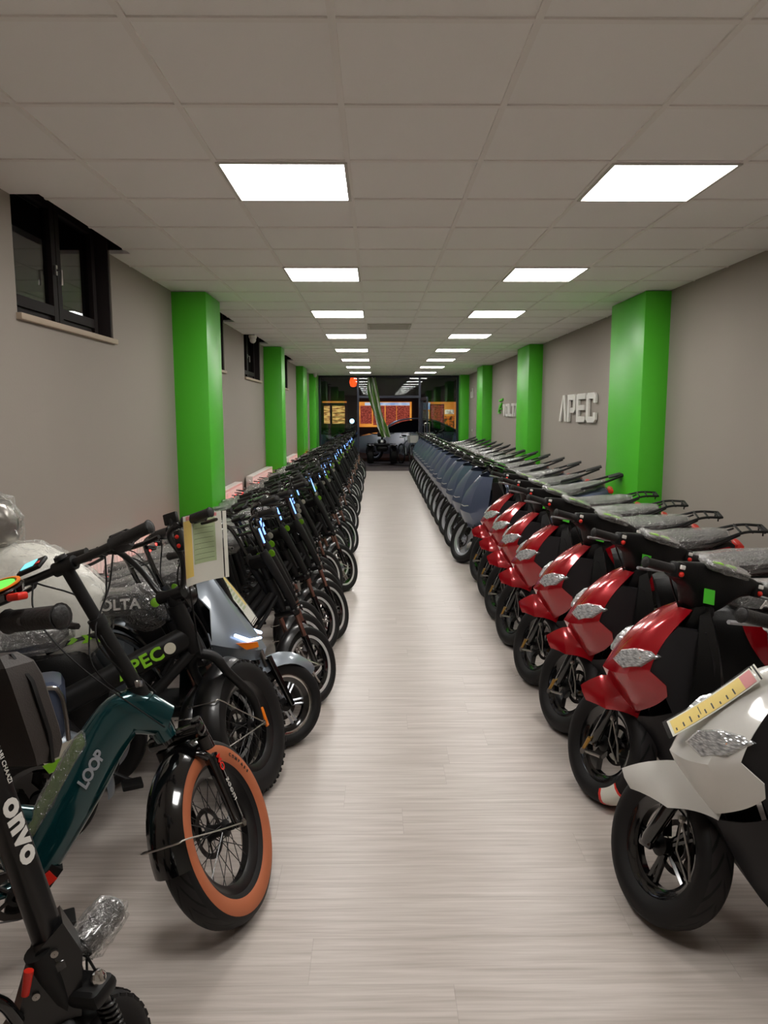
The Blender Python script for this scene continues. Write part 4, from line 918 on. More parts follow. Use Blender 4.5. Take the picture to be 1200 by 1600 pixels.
    panelgrid('leg_shield', root, mirror_rows(half), 'black_plastic', sub=1, ang=30, th=.02)
    b = MB(); b.box((-.28, .0, .84), (.09, .13, .16), Mx.Rotation(R_(-21), 3, 'Y'), bev=.03); b.build('head_cover', 'black_plastic', root); b = MB(); b.box((-.3, .12, .62), (.07, .09, .1), bev=.02); b.build('glovebox', 'black_plastic', root)
    b = MB(); b.box((-.52, 0, .235), (.36, .34, .05), bev=.02); b.box((-.55, 0, .185), (.42, .24, .07), bev=.03)
    for i in range(5): b.box((-.4-.05*i, 0, .262), (.02, .27, .006))
    b.build('floorboard', 'black_plastic', root)
    b = MB(); b.box((-.365, .14, .42), (.004, .05, .12), Mx.Rotation(R_(8), 3, 'Y')); tag(b.build('warning_label', 'grey_print', root), 'pale warning label')
    b = MB(); b.curve([(-.37, .1, .56), (-.4, .12, .46), (-.39, .13, .34)], .006, 8); tag(b.build('hang_strap', 'cream_label', root), 'pale tie strap')
    # handlebar cover with dashboard
    if white: M = Mx.Translation(HB) @ Mx.Rotation(R_(-62), 4, ax) @ Mx.Translation(-HB)
    b = MB(M); rs = []
    for (y, x, z, hx, hz) in ((-.215, -.335, 1.0, .022, .024), (-.18, -.335, 1.002, .034, .036), (-.12, -.33, .995, .045, .05), (-.075, -.325, .97, .058, .085), (-.03, -.315, .955, .068, .105), (0, -.312, .953, .07, .108), (.03, -.315, .955, .068, .105), (.075, -.325, .97, .058, .085), (.12, -.33, .995, .045, .05), (.18, -.335, 1.002, .034, .036), (.215, -.335, 1.0, .022, .024)):
        rs.append([(x+hx*math.copysign(abs(math.cos(a))**.75, math.cos(a))-.30*(z+hz*math.sin(a)-1.0), y, z+hz*math.copysign(abs(math.sin(a))**.75, math.sin(a))) for a in [2*math.pi*k/16 for k in range(16)]])
    b.rings(rs); hc = b.build('handlebar_cover', 'white_paint' if white else 'black_plastic', root, sub=1, ang=50)
    b = MB(M); b.box((-.375, 0, 1.052), (.09, .17, .012), Mx.Rotation(R_(-24), 3, 'Y'), bev=.005); ds = b.build('dashboard', 'black_gloss', hc)
    for y in (-.03, .035):
        b = MB(M); b.box((-.378, y, 1.060), (.014, .045, .004), Mx.Rotation(R_(-24), 3, 'Y')); tag(b.build('dash_marking', 'lime', ds), 'lime green marking')
    wrapped(hc, ds, inflate=.004, amp=.008, seed=9, name='dash_film')
    if not white:
        b = MB(M); b.box((-.387, .055, .93), (.004, .05, .055), Mx.Rotation(R_(10), 3, 'Y')); tag(b.build('handlebar_label', 'lime_label', hc), 'bright green label')
    b = MB(M); b.tube([(-.345, -.3, 1.0), (-.34, -.2, 1.0)], .011, 10); b.tube([(-.345, .3, 1.0), (-.34, .2, 1.0)], .011, 10); hb = b.build('handlebar', 'black_paint', root)
    grips(hb, M, 0, (-.335, 0, 1.0), .345, .0185, 0., .02, 'alloy', gl=.13)
    for s in (-1, 1):
        b = MB(M); b.box((-.35, s*.195, 1.0), (.05, .04, .06), bev=.01); sw_ = b.build('switch_housing', 'black_plastic', hb)
        b = MB(M); b.box((-.378, s*.195, 1.012), (.008, .022, .016), bev=.003); b.build('switch', 'white_print', sw_)
        b = MB(M); b.ball((-.378, s*.195, .986), .0105, 10); tag(b.build('starter_button', 'red_plastic', sw_), 'red button')
    cable(root, [[(-.31, .19, .985), (-.27, .12, .93), (-.27, .06, .85)], [(-.31, -.19, .985), (-.27, -.12, .93), (-.27, -.06, .85)]], M, .004)
    # tail body, seat in film, rack, lights
    b = MB(); rs = []
    for (x, z, hy, hz) in ((-.66, .5, .10, .23), (-.74, .52, .14, .23), (-.9, .6, .155, .17), (-1.08, .68, .14, .11), (-1.26, .75, .10, .07), (-1.36, .79, .05, .035)):
        rs.append([(x+.06*math.sin(a), hy*math.copysign(abs(math.cos(a))**.6, math.cos(a)), z+hz*math.copysign(abs(math.sin(a))**.7, math.sin(a))) for a in [2*math.pi*k/16 for k in range(16)]])
    b.rings(rs); b.build('under_seat_body', 'black_plastic', root, ang=40)
    for s in (-1, 1):
        half = [[(-.72, .150, .70), (-.9, .168, .72), (-1.1, .155, .765), (-1.3, .105, .81)], [(-.76, .163, .6), (-.93, .176, .64), (-1.12, .16, .71), (-1.33, .10, .785)], [(-.84, .15, .5), (-.98, .165, .57), (-1.14, .148, .665), (-1.3, .1, .76)]]
        panelgrid('side_panel', root, [[(x, s*y, z) for x, y, z in r] for r in half], paint, sub=1, ang=30)
    b = MB(); saddle_loft(b, [(-.68, .80, .05, .05), (-.72, .83, .11, .1), (-.9, .835, .14, .11), (-1.0, .855, .14, .12), (-1.2, .875, .125, .11), (-1.3, .88, .06, .05)]); sd = b.build('seat', 'black_matt', root)
    fl = wrapped(root, sd, seed=11, inflate=.008, amp=.010)
    text('seat_lettering', 'APEC', .06, axes((-.86, .152, .80), (-1, 0, .03), (0, .25, 1)), 'white_print', sd, bold=.001, ext=.002)
    b = MB()
    for s in (-1, 1): b.curve([(-1.05, s*.12, .82), (-1.2, s*.125, .84), (-1.38, s*.09, .9), (-1.52, s*.075, .905)], .009, 8); b.tube([(-1.2, s*.1, .8), (-1.36, s*.08, .88)], .007, 8)
    for x in (-1.36, -1.43, -1.5): b.tube([(x, -.09, .902), (x, .09, .902)], .007, 8)
    b.tube([(-1.52, -.075, .905), (-1.52, .075, .905)], .009, 8)
    for s in (-1, 1): b.tube([(-1.5, s*.05, .9), (-1.5, s*.05, .87)], .005, 6)
    b.build('rack', 'black_matt', root)
    b = MB(); b.box((-1.37, 0, .79), (.05, .16, .05), Mx.Rotation(R_(-15), 3, 'Y'), bev=.015); b.build('tail_light', 'red_plastic', root)
    mudguard('rear_mudguard', root, V((-L, 0, R)), R+.03, .06, 40, 190, 'black_plastic')
    b = MB(); b.box((-1.0, .1, .26), (.42, .05, .1), bev=.02)
    for s in (-1, 1): b.tube([(-1.18, s*.1, .28), (-1.1, s*.11, .56)], .024, 12)
    b.build('swing_arm', 'black_matt', root); kickstand(root, (-.62, .12, .18), (-.56, .26, .02), r=.01)
    return root

def maxi(root, paint='slate_paint_blue_lit', v=0):
    """larger angular scooter with bright alloy wheels"""
    R, tr, rr, L = .25, .05, .178, 1.28; HB = V((-.15, 0, .55)); ax = V((-.42, 0, .91)).normalized()
    M = Mx.Translation(HB) @ Mx.Rotation(R_(-56), 4, ax) @ Mx.Translation(-HB); W = V((0, 0, R))
    wheel('front_wheel', root, W, R, tr, rr, M, 'star', 'tyre_scooter', 'alloy', None, 52, 1, phase=.5, hubm='alloy'); wheel('rear_wheel', root, V((-L, 0, R)), R, tr, rr, I4, 'star', 'tyre_scooter', 'alloy', None, 36, 1)
    b = MB(M)
    for s in (-1, 1): b.tube([(-.11, s*.072, R+.28), (.012, s*.072, R)], [.019, .016], 12)
    b.tube([HB-ax*.05, HB+ax*.3], .022, 10); b.build('fork', 'black_paint', root)
    b = MB(M); rows = []
    for i in range(11):
        s = i/10; a = R_(55+105*s); Ri = R+.03; k = min(1, .3+s*2.2); rows.append([(Ri*math.cos(a)-.0*q*q-.035*abs(q)**2*math.cos(a), .062*k*q, R+(Ri-.04*abs(q)**2.2)*math.sin(a)) for q in (-1, -.7, -.35, 0, .35, .7, 1)])
    b.grid(rows, .004); b.build('front_fender', 'charcoal', root, ang=28)
    half = [[(-.03, 0, .40), (-.07, .06, .41), (-.14, .11, .43), (-.22, .14, .46)], [(.03, 0, .50), (-.02, .08, .50), (-.1, .16, .50), (-.24, .20, .52)], [(.055, 0, .60), (.02, .09, .60), (-.07, .19, .60), (-.26, .225, .62)], [(.03, 0, .72), (-.005, .08, .73), (-.09, .17, .75), (-.28, .215, .77)], [(-.05, 0, .86), (-.08, .07, .87), (-.14, .15, .885), (-.3, .2, .90)], [(-.16, 0, .97), (-.17, .07, .975), (-.21, .14, .98), (-.31, .17, .985)]]
    panelgrid('front_panel', root, mirror_rows(half), paint, sub=1, ang=17)
    for s in (1, -1):
        b = MB(); b.plate([(.045, s*.02, .655), (.0, s*.085, .64), (-.055, s*.15, .665), (-.052, s*.152, .672), (.0, s*.085, .652)], (.004, s*.006, .006)); tag(b.build('light_strip', 'white_print', root), 'slim pale light strip')
        b = MB(); b.plate([(-.30, s*.19, .93), (-.31, s*.215, .64), (-.30, s*.19, .5), (-.40, s*.2, .5), (-.43, s*.2, .8), (-.36, s*.17, .93)], (0, -s*.03, 0)); b.build('inner_panel', 'black_plastic', root)
        b = MB(); b.plate([(-.24, s*.205, .44), (-.2, s*.18, .38), (-.35, s*.2, .27), (-.62, s*.205, .25), (-.66, s*.205, .32), (-.42, s*.205, .34)], (0, -s*.03, 0)); tag(b.build('floor_trim', 'alloy', root), 'silver edge trim')
        b = MB(); b.plate([(-.25, s*.2, .36), (-.35, s*.2, .22), (-.6, s*.2, .16), (-.75, s*.2, .2), (-.62, s*.2, .25), (-.35, s*.2, .27)], (0, -s*.03, 0)); b.build('lower_trim', paint, root)
    b = MB(); b.plate([(-.335, .206, .66), (-.335, .207, .60), (-.39, .206, .60), (-.39, .205, .66)], (0, .002, 0)); tag(b.build('white_label', 'grey_print', root), 'pale label')
    half = [[(-.04, 0, .41), (-.1, .07, .41), (-.2, .12, .44)], [(-.12, 0, .30), (-.16, .08, .30), (-.26, .14, .32)], [(-.24, 0, .17), (-.27, .1, .17), (-.34, .17, .19)]]
    panelgrid('front_apron', root, mirror_rows(half), 'charcoal', sub=1, ang=20)
    half = [[(-.34, 0, .985), (-.33, .12, .98), (-.3, .16, .97)], [(-.4, 0, .8), (-.38, .16, .8), (-.3, .19, .8)], [(-.42, 0, .6), (-.4, .18, .6), (-.3, .2, .6)], [(-.4, 0, .35), (-.4, .18, .35), (-.3, .19, .35)]]
    panelgrid('leg_shield', root, mirror_rows(half), 'black_plastic', sub=1, th=.02)
    b = MB(); b.box((-.6, 0, .26), (.42, .36, .06), bev=.02); b.box((-.62, 0, .2), (.4, .26, .07), bev=.03); b.build('floorboard', 'black_plastic', root)
    b = MB(M); c = V((-.33, 0, 1.02)); b.tube([c+V((-.05, -.26, .01)), c+V((-.01, -.15, .03)), c, c+V((-.01, .15, .03)), c+V((-.05, .26, .01))], .013, 10)
    b.box(c+V((.01, 0, .0)), (.11, .2, .1), Mx.Rotation(R_(-25), 3, 'Y'), bev=.03); hb = b.build('handlebar', 'black_gloss', root); grips(hb, M, 0, c+V((-.03, 0, .01)), .37, .0185, 0, .04, 'steel', gl=.13)
    b = MB(M); b.box(c+V((-.04, 0, .07)), (.09, .13, .014), Mx.Rotation(R_(-28), 3, 'Y'), bev=.005); b.build('dashboard', 'black_gloss', hb)
    b = MB(); rs = []
    for (x, z, hy, hz) in ((-.74, .52, .13, .25), (-.84, .55, .17, .23), (-1.02, .62, .18, .17), (-1.25, .72, .14, .1), (-1.48, .83, .08, .05)):
        rs.append([(x+.05*math.sin(a), hy*math.copysign(abs(math.cos(a))**.6, math.cos(a)), z+hz*math.copysign(abs(math.sin(a))**.7, math.sin(a))) for a in [2*math.pi*k/14 for k in range(14)]])
    b.rings(rs); b.build('tail_body', paint, root, ang=40)
    b = MB(); saddle_loft(b, [(-.74, .80, .08, .06), (-.8, .825, .14, .1), (-1.0, .83, .16, .11), (-1.12, .87, .15, .12), (-1.36, .92, .11, .08), (-1.42, .92, .06, .05)]); sd = b.build('seat', 'black_matt', root)
    wrapped(root, sd, seed=21, inflate=.006, amp=.012)
    b = MB()
    for s in (-1, 1): b.curve([(-1.2, s*.13, .87), (-1.4, s*.13, .93), (-1.62, s*.07, 1.01)], .012, 8)
    b.box((-1.56, 0, 1.0), (.18, .13, .014), Mx.Rotation(R_(17), 3, 'Y'), bev=.005); b.build('rack', 'black_matt', root)
    b = MB(); b.box((-1.5, 0, .84), (.05, .2, .045), Mx.Rotation(R_(-15), 3, 'Y'), bev=.015); b.build('tail_light', 'red_plastic', root)
    mudguard('rear_mudguard', root, V((-L, 0, R)), R+.03, .06, 40, 190, 'black_plastic')
    b = MB(); b.box((-1.06, .1, .28), (.44, .05, .1), bev=.02)
    for s in (-1, 1): b.tube([(-1.25, s*.11, .3), (-1.15, s*.12, .6)], .022, 10)
    b.build('swing_arm', 'black_matt', root); kickstand(root, (-.7, .13, .17), (-.64, .27, .02), r=.01)
    return root

def price_sheet(name, p0, xdir, ydir, w_, h, cols, lab, cat='sign', rows=9, curl=0., txt=True, header='paper_pink', lines='black_print', parent_extra=None):
    """sheet in a clear punched sleeve; cols: list of (fraction, material) running down the sheet"""
    x = V(xdir).normalized(); z = x.cross(V(ydir)).normalized(); y = z.cross(x); Mw = Mx(((x.x, y.x, z.x, p0[0]), (x.y, y.y, z.y, p0[1]), (x.z, y.z, z.z, p0[2]), (0, 0, 0, 1)))
    t = empty(name); t.matrix_world = Mw; t.location = V(p0); t.rotation_euler = Mw.to_euler(); tag(t, lab, cat)
    def bend(u): return curl*(u/w_-.5)**2*4
    def strip(u0, u1, v0, v1, dz, th=.0006):
        b = MB(); n = 8; rows_ = [[(u0+(u1-u0)*i/n, v, bend(u0+(u1-u0)*i/n)+dz) for v in (v0, v1)] for i in range(n+1)]; b.grid(rows_, th); return b
    strip(0, w_, 0, h, 0).build('paper', cols[0][1], t)
    for u0, u1, v0, v1, mm in cols[1:]: strip(u0*w_, u1*w_, v0*h, v1*h, .0012).build('colour_panel', mm, t)
    b = strip(-.012, w_+.004, -.004, h+.004, .0026, .0004); b.build('sleeve', 'sleeve', t)
    b = strip(w_+.004, w_+.018, 0, h, .001); b.build('punched_edge', 'paper_white', t)
    b = MB()
    for i in range(11): q = h*(.05+.09*i); b.box((w_+.011, q, bend(w_)+.0022), (.005, .005 if i % 2 else .0075, .001))
    b.build('punch_holes', 'black_print', t)
    return t, strip, bend

def onvo(root):
    """folding scooter whose long flat stem stands closest to the camera"""
    R, tr, rr = .16, .045, .095; HB = V((-.06, 0, .33)); HT = V((-.13, 0, .49)); ax = V((-.22, 0, 1)).normalized(); L = .95
    M = Mx.Translation(HB) @ Mx.Rotation(R_(42), 4, ax) @ Mx.Translation(-HB); W = V((-.03, 0, R))
    wheel('front_wheel', root, W, R, tr, rr, M, 'star', 'rubber', 'black_gloss', None, 56, 1, knobs=34); wheel('rear_wheel', root, V((-L, 0, R)), R, tr, rr, I4, 'star', 'rubber', 'black_gloss', None, 48, 1, knobs=34)
    b = MB(M); 
    for s in (-1, 1):
        b.tube([(-.05, s*.075, R+.2), (.0, s*.078, R)], [.014, .014], 12)
        c0 = V((-.045, s*.075, R+.18)); c1 = V((-.01, s*.077, R+.05)); n = 90
        b.tube([c0+(c1-c0)*(i/n)+V((.019*math.cos(i*.7), .019*math.sin(i*.7), 0)) for i in range(n+1)], .0035, 5)
    fk = b.build('fork', 'black_paint', root)
    b = MB(M); b.box((-.055, 0, R+.205), (.075, .2, .04), Mx.Rotation(R_(-14), 3, 'Y'), bev=.015); b.tube([HB-ax*.05, HT], .028, 16); b.build('fork_crown', 'black_matt', fk)
    b = MB(M)
    for s in (-1, 1): b.lathe((-.05, s*.075, R+.225), ax, [(.001, -.005), (.017, -.005), (.017, .012), (.01, .022), (.001, .024)], 14)
    b.build('suspension_cap', 'chrome', fk)
    mudguard('front_mudguard', root, W, R+.012, .05, 80, 150, 'black_matt', M)
    # stem: flat-sided bar
    b = MB(M); rs = []; p0 = HB+ax*.02; 
    for s, hx, hy in ((0, .028, .027), (.06, .03, .03), (.12, .027, .029), (.64, .025, .028), (.78, .023, .026)):
        p = p0+ax*s; rs.append([p+V((hx*math.copysign(abs(math.cos(a))**.45, math.cos(a)), hy*math.copysign(abs(math.sin(a))**.45, math.sin(a)), 0)) for a in [2*math.pi*(k+.5)/20 for k in range(20)]])
    b.rings(rs); sm = b.build('stem', 'black_paint', root, ang=45)
    text('stem_lettering', 'onvo', .07, M @ axes(p0+ax*.42+V((0, -.0302, 0)), -ax, (1, 0, .22)), 'white_print', sm, bold=.003, ext=.0006, space=1.05)
    text('stem_lettering', 'LARI CHAAZI', .014, M @ axes(p0+ax*.565+V((.012, -.0302, 0)), -ax, (1, 0, .22)), 'white_print', sm)
    b = MB(M); b.lathe(p0+ax*.09, ax, [(.034, 0), (.039, .004), (.039, .022), (.034, .026)], 20, True); b.build('stem_collar', 'black_gloss', sm)
    # folding joint plate, hook and red catch
    JT = Mx.Translation((.085, 0, -.055))
    b = MB(JT); b.plate([(-.155, -.035, .6), (-.12, -.035, .52), (-.13, -.035, .38), (-.2, -.035, .27), (-.32, -.035, .2), (-.42, -.035, .2), (-.36, -.035, .27), (-.26, -.035, .4), (-.21, -.035, .55)], (0, .07, 0))
    fj = b.build('folding_joint', 'black_paint', root, ang=30)
    b = MB(JT)
    for z in (.54, .50, .46): b.lathe((-.175+(.54-z)*-.5, -.04, z), (0, 1, 0), [(.001, -.003), (.008, -.002), (.008, .006), (.001, .006)], 10)
    b.build('joint_bolt', 'steel', fj)
    b = MB(JT); b.curve([(-.25, -.045, .42), (-.275, -.05, .475), (-.31, -.052, .50), (-.345, -.052, .485), (-.35, -.052, .45)], [.013]*12+[.012, .011, .01, .009, .008, .008, .007, .006, .005], 10); b.build('hook', 'black_gloss', fj)
    b = MB(JT); b.tube([(-.235, -.06, .485), (-.225, -.06, .535)], [.008, .01], 10); tag(b.build('catch', 'red_plastic', fj), 'red catch lever')
    b = MB()
    for s in (-1, 1): b.tube([(-.36, s*.05, .22), (-L, s*.07, R)], .02, 10)
    b.box((-.52, 0, .2), (.5, .2, .08), bev=.03); b.tube([(-.7, 0, .22), (-.74, 0, .68)], .02, 10); b.build('deck_frame', 'black_matt', root)
    b = MB(); saddle_loft(b, [(-.6, .73, .03, .04), (-.64, .74, .07, .08), (-.8, .745, .1, .09), (-.88, .75, .06, .05)]); b.build('saddle', 'black_matt', root)
    # headlamp in crinkled film on a short arm
    b = MB(M); c = HB+V((.095, -.01, .12)); dr = V((1, 0, .28)).normalized()
    b.lathe(c-dr*.06, dr, [(.001, 0), (.026, .0), (.032, .02), (.034, .1), (.03, .115), (.001, .116)], 20); b.tube([c-dr*.04-V((0, 0, .03)), HB+V((.02, 0, .12))], .006, 6); hl = b.build('headlight', 'black_gloss', root)
    b = MB(M); b.lathe(c+dr*.057, dr, [(.001, 0), (.028, 0), (.024, .006), (.001, .008)], 18); b.build('lens', 'clear_lens', hl); wrapped(hl, hl, 'plastic_wrap', .006, .011, 7, cuts=2)
    cable(root, [[tuple(c-dr*.05-V((0, 0, .03))), tuple(c-dr*.05-V((.01, 0, .075))), tuple(HB+V((.03, 0, .13))), tuple(HB+V((.04, -.04, .05))), (-.01, -.085, R+.12)]], M, .003)
    # bars, throttle display, levers, hard bag
    BC = HB+ax*.89; b = MB(M); b.tube([p0+ax*.74, BC], .022, 12); b.tube([BC+V((-.03, -.26, 0)), BC+V((0, -.1, 0)), BC+V((0, .1, 0)), BC+V((-.03, .26, 0))], .0135, 12); hb = b.build('handlebar', 'black_paint', root); grips(hb, M, 0, BC, .34, .021, 0, .03, gl=.14)
    b = MB(M); b.lathe(BC+V((-.02, -.19, .06)), (-.35, 0, 1), [(.001, -.012), (.042, -.012), (.046, 0), (.038, .006), (.001, .006)], 28); dp = b.build('display', 'black_gloss', root)
    b = MB(M); b.lathe(BC+V((-.022, -.19, .066)), (-.35, 0, 1), [(.036, 0), (.042, 0), (.042, .003), (.036, .003)], 28, True); tag(b.build('display_ring', 'orange_plastic', dp), 'orange ring')
    b = MB(M); b.lathe(BC+V((-.022, -.19, .066)), (-.35, 0, 1), [(.001, 0), (.032, 0), (.032, .002), (.001, .002)], 24); tag(b.build('screen', 'screen_green', dp), 'lit green screen')
    b = MB(M); b.box(BC+V((-.035, -.25, .045)), (.025, .03, .014), bev=.004); tag(b.build('button', 'red_plastic', dp), 'red button')
    b = MB(M); rs = []; b.mi = 0
    for z, k in ((0, .75), (.03, .95), (.07, 1), (.19, 1), (.225, .9), (.25, .55)):
        rs.append([HB+V((.10, -.0, 0))+ax*(.56+z)+V((hx*k, hy*k, 0)) for hx, hy in ((-.045, -.07), (.03, -.075), (.05, -.055), (.05, .055), (.03, .075), (-.045, .07))])
    b.rings(rs); bag = b.build('handlebar_bag', 'bag_shell', root, ang=25)
    b = MB(M); b.rings([[HB+V((.10, 0, 0))+ax*(.555+z)+V((hx*k, hy*k, 0)) for hx, hy in ((-.006, -.078), (.004, -.078), (.004, .078), (-.006, .078))] for z, k in ((0, .8), (.07, 1.02), (.19, 1.02), (.255, .6))]); b.build('bag_seam', 'black_matt', bag)
    return root
# ------------------------------------------------------------ the vehicles in their places
def stand(o, x, y, yaw, lean=0, pitch=0): place(o, x, y, yaw, lean, pitch); return drop(o)
# right row: white scooter nearest, seven red ones, slate ones beyond, a dark red one last
t = scooter(empty('scooter'), 'white_paint', 'white'); stand(t, .935, 2.12, 168, 5)
tag(t, 'white scooter with a yellow price sheet, nearest on the right', 'scooter')
red = scooter(empty('scooter'), 'red_paint')
RY = [(.975, 2.9), (.99, 3.57), (.98, 4.24), (.985, 4.98), (1.0, 5.62), (1.03, 6.27), (1.05, 6.93)]
for i, (x, y) in enumerate(RY):
    o = red if i == 0 else copy_tree(red); stand(o, x, y, 168+random.uniform(-1, 1)*(i > 0), 7)
    tag(o, 'shiny dark red scooter, %s of the seven red ones counted from the camera' % ordinal(i+1), 'scooter', 'shiny red scooters in the right row')
sl = maxi(empty('scooter'), 'slate_paint_blue_lit')
NS = 15
for i in range(NS):
    o = sl if i == 0 else copy_tree(sl); stand(o, .985+.004*i, 7.95+.835*i, 166+random.uniform(-1, 1), 6)
    tag(o, 'slate-grey scooter with bright alloy wheels, %s of its kind from the camera' % ordinal(i+1), 'scooter', 'slate-grey scooters in the right row')
dk = copy_tree(red); stand(dk, 1.22, 20.15, 166, 6); tag(dk, 'dark red scooter at the far end of the right row beside the door leaf', 'scooter')
# left row
ot = fat_bike(empty('electric_bike'), 'teal'); stand(ot, -.52, 2.22, 26, 5); tag(ot, 'teal fat-tyre folding electric bike with tan tyre sidewalls', 'bicycle')
oa = fat_bike(empty('electric_bike'), 'apec'); stand(oa, -.5, 2.95, 24, 4); tag(oa, 'black fat-tyre electric bike with lime lettering on its top tube', 'bicycle')
protos = []
for v in range(3):
    protos.append(row_bike(empty('electric_moped_bike'), v))
used = [False]*3; NB = 56
for i in range(NB):
    v = 0 if i in (0, 3) else 1 if i in (1, 4) else 2 if i == 2 else random.choice((0, 1, 2, 2)); o = copy_tree(protos[v]) if used[v] else protos[v]; used[v] = True
    jig = .03*math.sin(i*2.3)+.02*math.sin(i*5.1)+(.06 if i in (4, 5, 9, 10, 15, 16) else 0)
    stand(o, -.44+jig+(.05 if i == 0 else 0), 3.97+.295*i, 21+random.uniform(-1.2, 1.2), 4+random.uniform(-.6, .6))
    tag(o, 'small black electric bike with chrome-edged wheels, %s of the left row from the camera' % ordinal(i+1), 'bicycle', 'black electric bikes in the left row')
# silver scooter between them
def silver(root):
    R, tr, rr, L = .205, .045, .14, 1.15; HB = V((-.13, 0, .42)); ax = V((-.36, 0, .93)).normalized(); M = Mx.Translation(HB) @ Mx.Rotation(R_(30), 4, ax) @ Mx.Translation(-HB); W = V((0, 0, R))
    wheel('front_wheel', root, W, R, tr, rr, M, 'cast', 'tyre_plain', 'black_gloss', None, 56, 1, lip='chrome', spoke_m='alloy'); wheel('rear_wheel', root, V((-L, 0, R)), R, tr, rr, I4, 'cast', 'tyre_plain', 'black_gloss', None, 40, 1, lip='chrome')
    b = MB(M)
    for s in (-1, 1): b.tube([(-.10, s*.07, R+.24), (.01, s*.07, R)], [.019, .016], 12)
    b.tube([HB-ax*.03, HB+ax*.4], .02, 10); b.build('fork', 'black_gloss', root); b = MB(M)
    for s in (-1, 1): b.tube([(-.10, s*.045, R+.2), (-.15, s*.045, R+.34)], .013, 10)
    b.build('fork_tube', 'steel', root)
    b = MB(M); rows = []
    for i in range(13):
        s = i/12; a = R_(38+112*s); Ri = R+.035; k = min(1, .15+s*2.2); rows.append([((Ri-.035*abs(q)**2.4)*math.cos(a), .064*k*q, R+(Ri+(.01 if abs(q) < .1 else 0)-.045*abs(q)**2.2)*math.sin(a)) for q in (-1, -.75, -.4, 0, .4, .75, 1)])
    b.grid(rows, .004); b.build('front_fender', 'silver_paint', root, ang=25)
    half = [[(-.10, 0, .44), (-.16, .06, .45), (-.24, .12, .48), (-.33, .15, .52)], [(-.085, 0, .495), (-.12, .08, .505), (-.21, .15, .53), (-.33, .175, .565)], [(-.12, 0, .555), (-.15, .075, .565), (-.23, .135, .59), (-.345, .16, .625)], [(-.2, 0, .67), (-.22, .065, .675), (-.28, .11, .69), (-.37, .135, .705)], [(-.285, 0, .80), (-.295, .055, .80), (-.335, .09, .80), (-.39, .105, .80)], [(-.34, 0, .875), (-.345, .04, .875), (-.37, .06, .87), (-.4, .07, .86)]]
    panelgrid('front_panel', root, mirror_rows(half), 'silver_paint', sub=1, ang=17)
    for s in (1, -1):
        b = MB(); b.plate([(-.105, s*.05, .549), (-.165, s*.118, .552), (-.225, s*.15, .588), (-.225, s*.147, .597), (-.16, s*.112, .562), (-.11, s*.05, .557)], (.006, s*.006, .006)); hl = b.build('headlight_strip', 'white_led', root)
        b = MB(); b.plate([(-.12, s*.072, .518), (-.175, s*.133, .522), (-.22, s*.158, .56), (-.165, s*.12, .552), (-.125, s*.075, .543)], (.006, s*.008, .0)); b.build('indicator', 'orange_plastic', root)
        b = MB(); b.plate([(-.33, s*.165, .72), (-.32, s*.18, .5), (-.35, s*.17, .3), (-.48, s*.17, .28), (-.46, s*.17, .6), (-.41, s*.12, .8)], (0, -s*.03, 0)); b.build('side_panel', 'black_gloss', root)
        b = MB(); b.lathe((-.395, s*.17, .53), (0, s, 0), [(.001, 0), (.038, 0), (.034, .008), (.001, .01)], 20); b.build('side_reflector', 'orange_plastic', root)
        b = MB(); b.box((-.375, s*.175, .475), (.06, .02, .022), Mx.Rotation(R_(-12), 3, 'Y'), bev=.004); tag(b.build('badge', 'chrome', root), 'small chrome badge')
    half = [[(-.42, 0, .85), (-.41, .09, .84)], [(-.45, 0, .6), (-.44, .15, .6)], [(-.45, 0, .3), (-.45, .15, .3)]]; panelgrid('leg_shield', root, mirror_rows(half), 'black_plastic', sub=0, th=.02)
    b = MB(); b.box((-.6, 0, .25), (.36, .3, .06), bev=.02); b.build('floorboard', 'black_plastic', root)
    b = MB(M); c = V((-.37, 0, .98)); b.tube([HB+ax*.4, c], .02, 10); b.tube([c+V((-.03, -.24, 0)), c, c+V((-.03, .24, 0))], .013, 10); b.box(c, (.08, .14, .06), bev=.02); hb = b.build('handlebar', 'black_paint', root); grips(hb, M, 0, c, .33, .018, 0, .04)
    b = MB(); rs = []
    for (x, z, hy, hz) in ((-.72, .48, .11, .2), (-.85, .52, .15, .18), (-1.1, .62, .13, .1), (-1.3, .7, .07, .05)): rs.append([(x, hy*math.copysign(abs(math.cos(a))**.6, math.cos(a)), z+hz*math.copysign(abs(math.sin(a))**.7, math.sin(a))) for a in [2*math.pi*k/14 for k in range(14)]])
    b.rings(rs); b.build('tail_body', 'silver_paint', root); b = MB(); saddle_loft(b, [(-.7, .73, .05, .05), (-.78, .76, .11, .1), (-1.0, .77, .13, .11), (-1.25, .79, .1, .08), (-1.3, .79, .05, .05)]); sd = b.build('seat', 'black_matt', root); wrapped(root, sd, seed=31)
    kickstand(root, (-.65, .1, .2), (-.6, .22, .02)); return root
ts = silver(empty('scooter')); stand(ts, -.45, 3.43, 8, 4); tag(ts, 'silver scooter with pointed nose and price sheet between the black bikes', 'scooter')
on = onvo(empty('folding_scooter')); stand(on, -.61, 1.475, 28, 3); tag(on, 'black folding scooter closest to the camera, white lettering down its stem', 'scooter')
# ------------------------------------------------------------ single things among the rows
def RM(o): return Mx.Translation(o.location) @ o.rotation_euler.to_matrix().to_4x4()
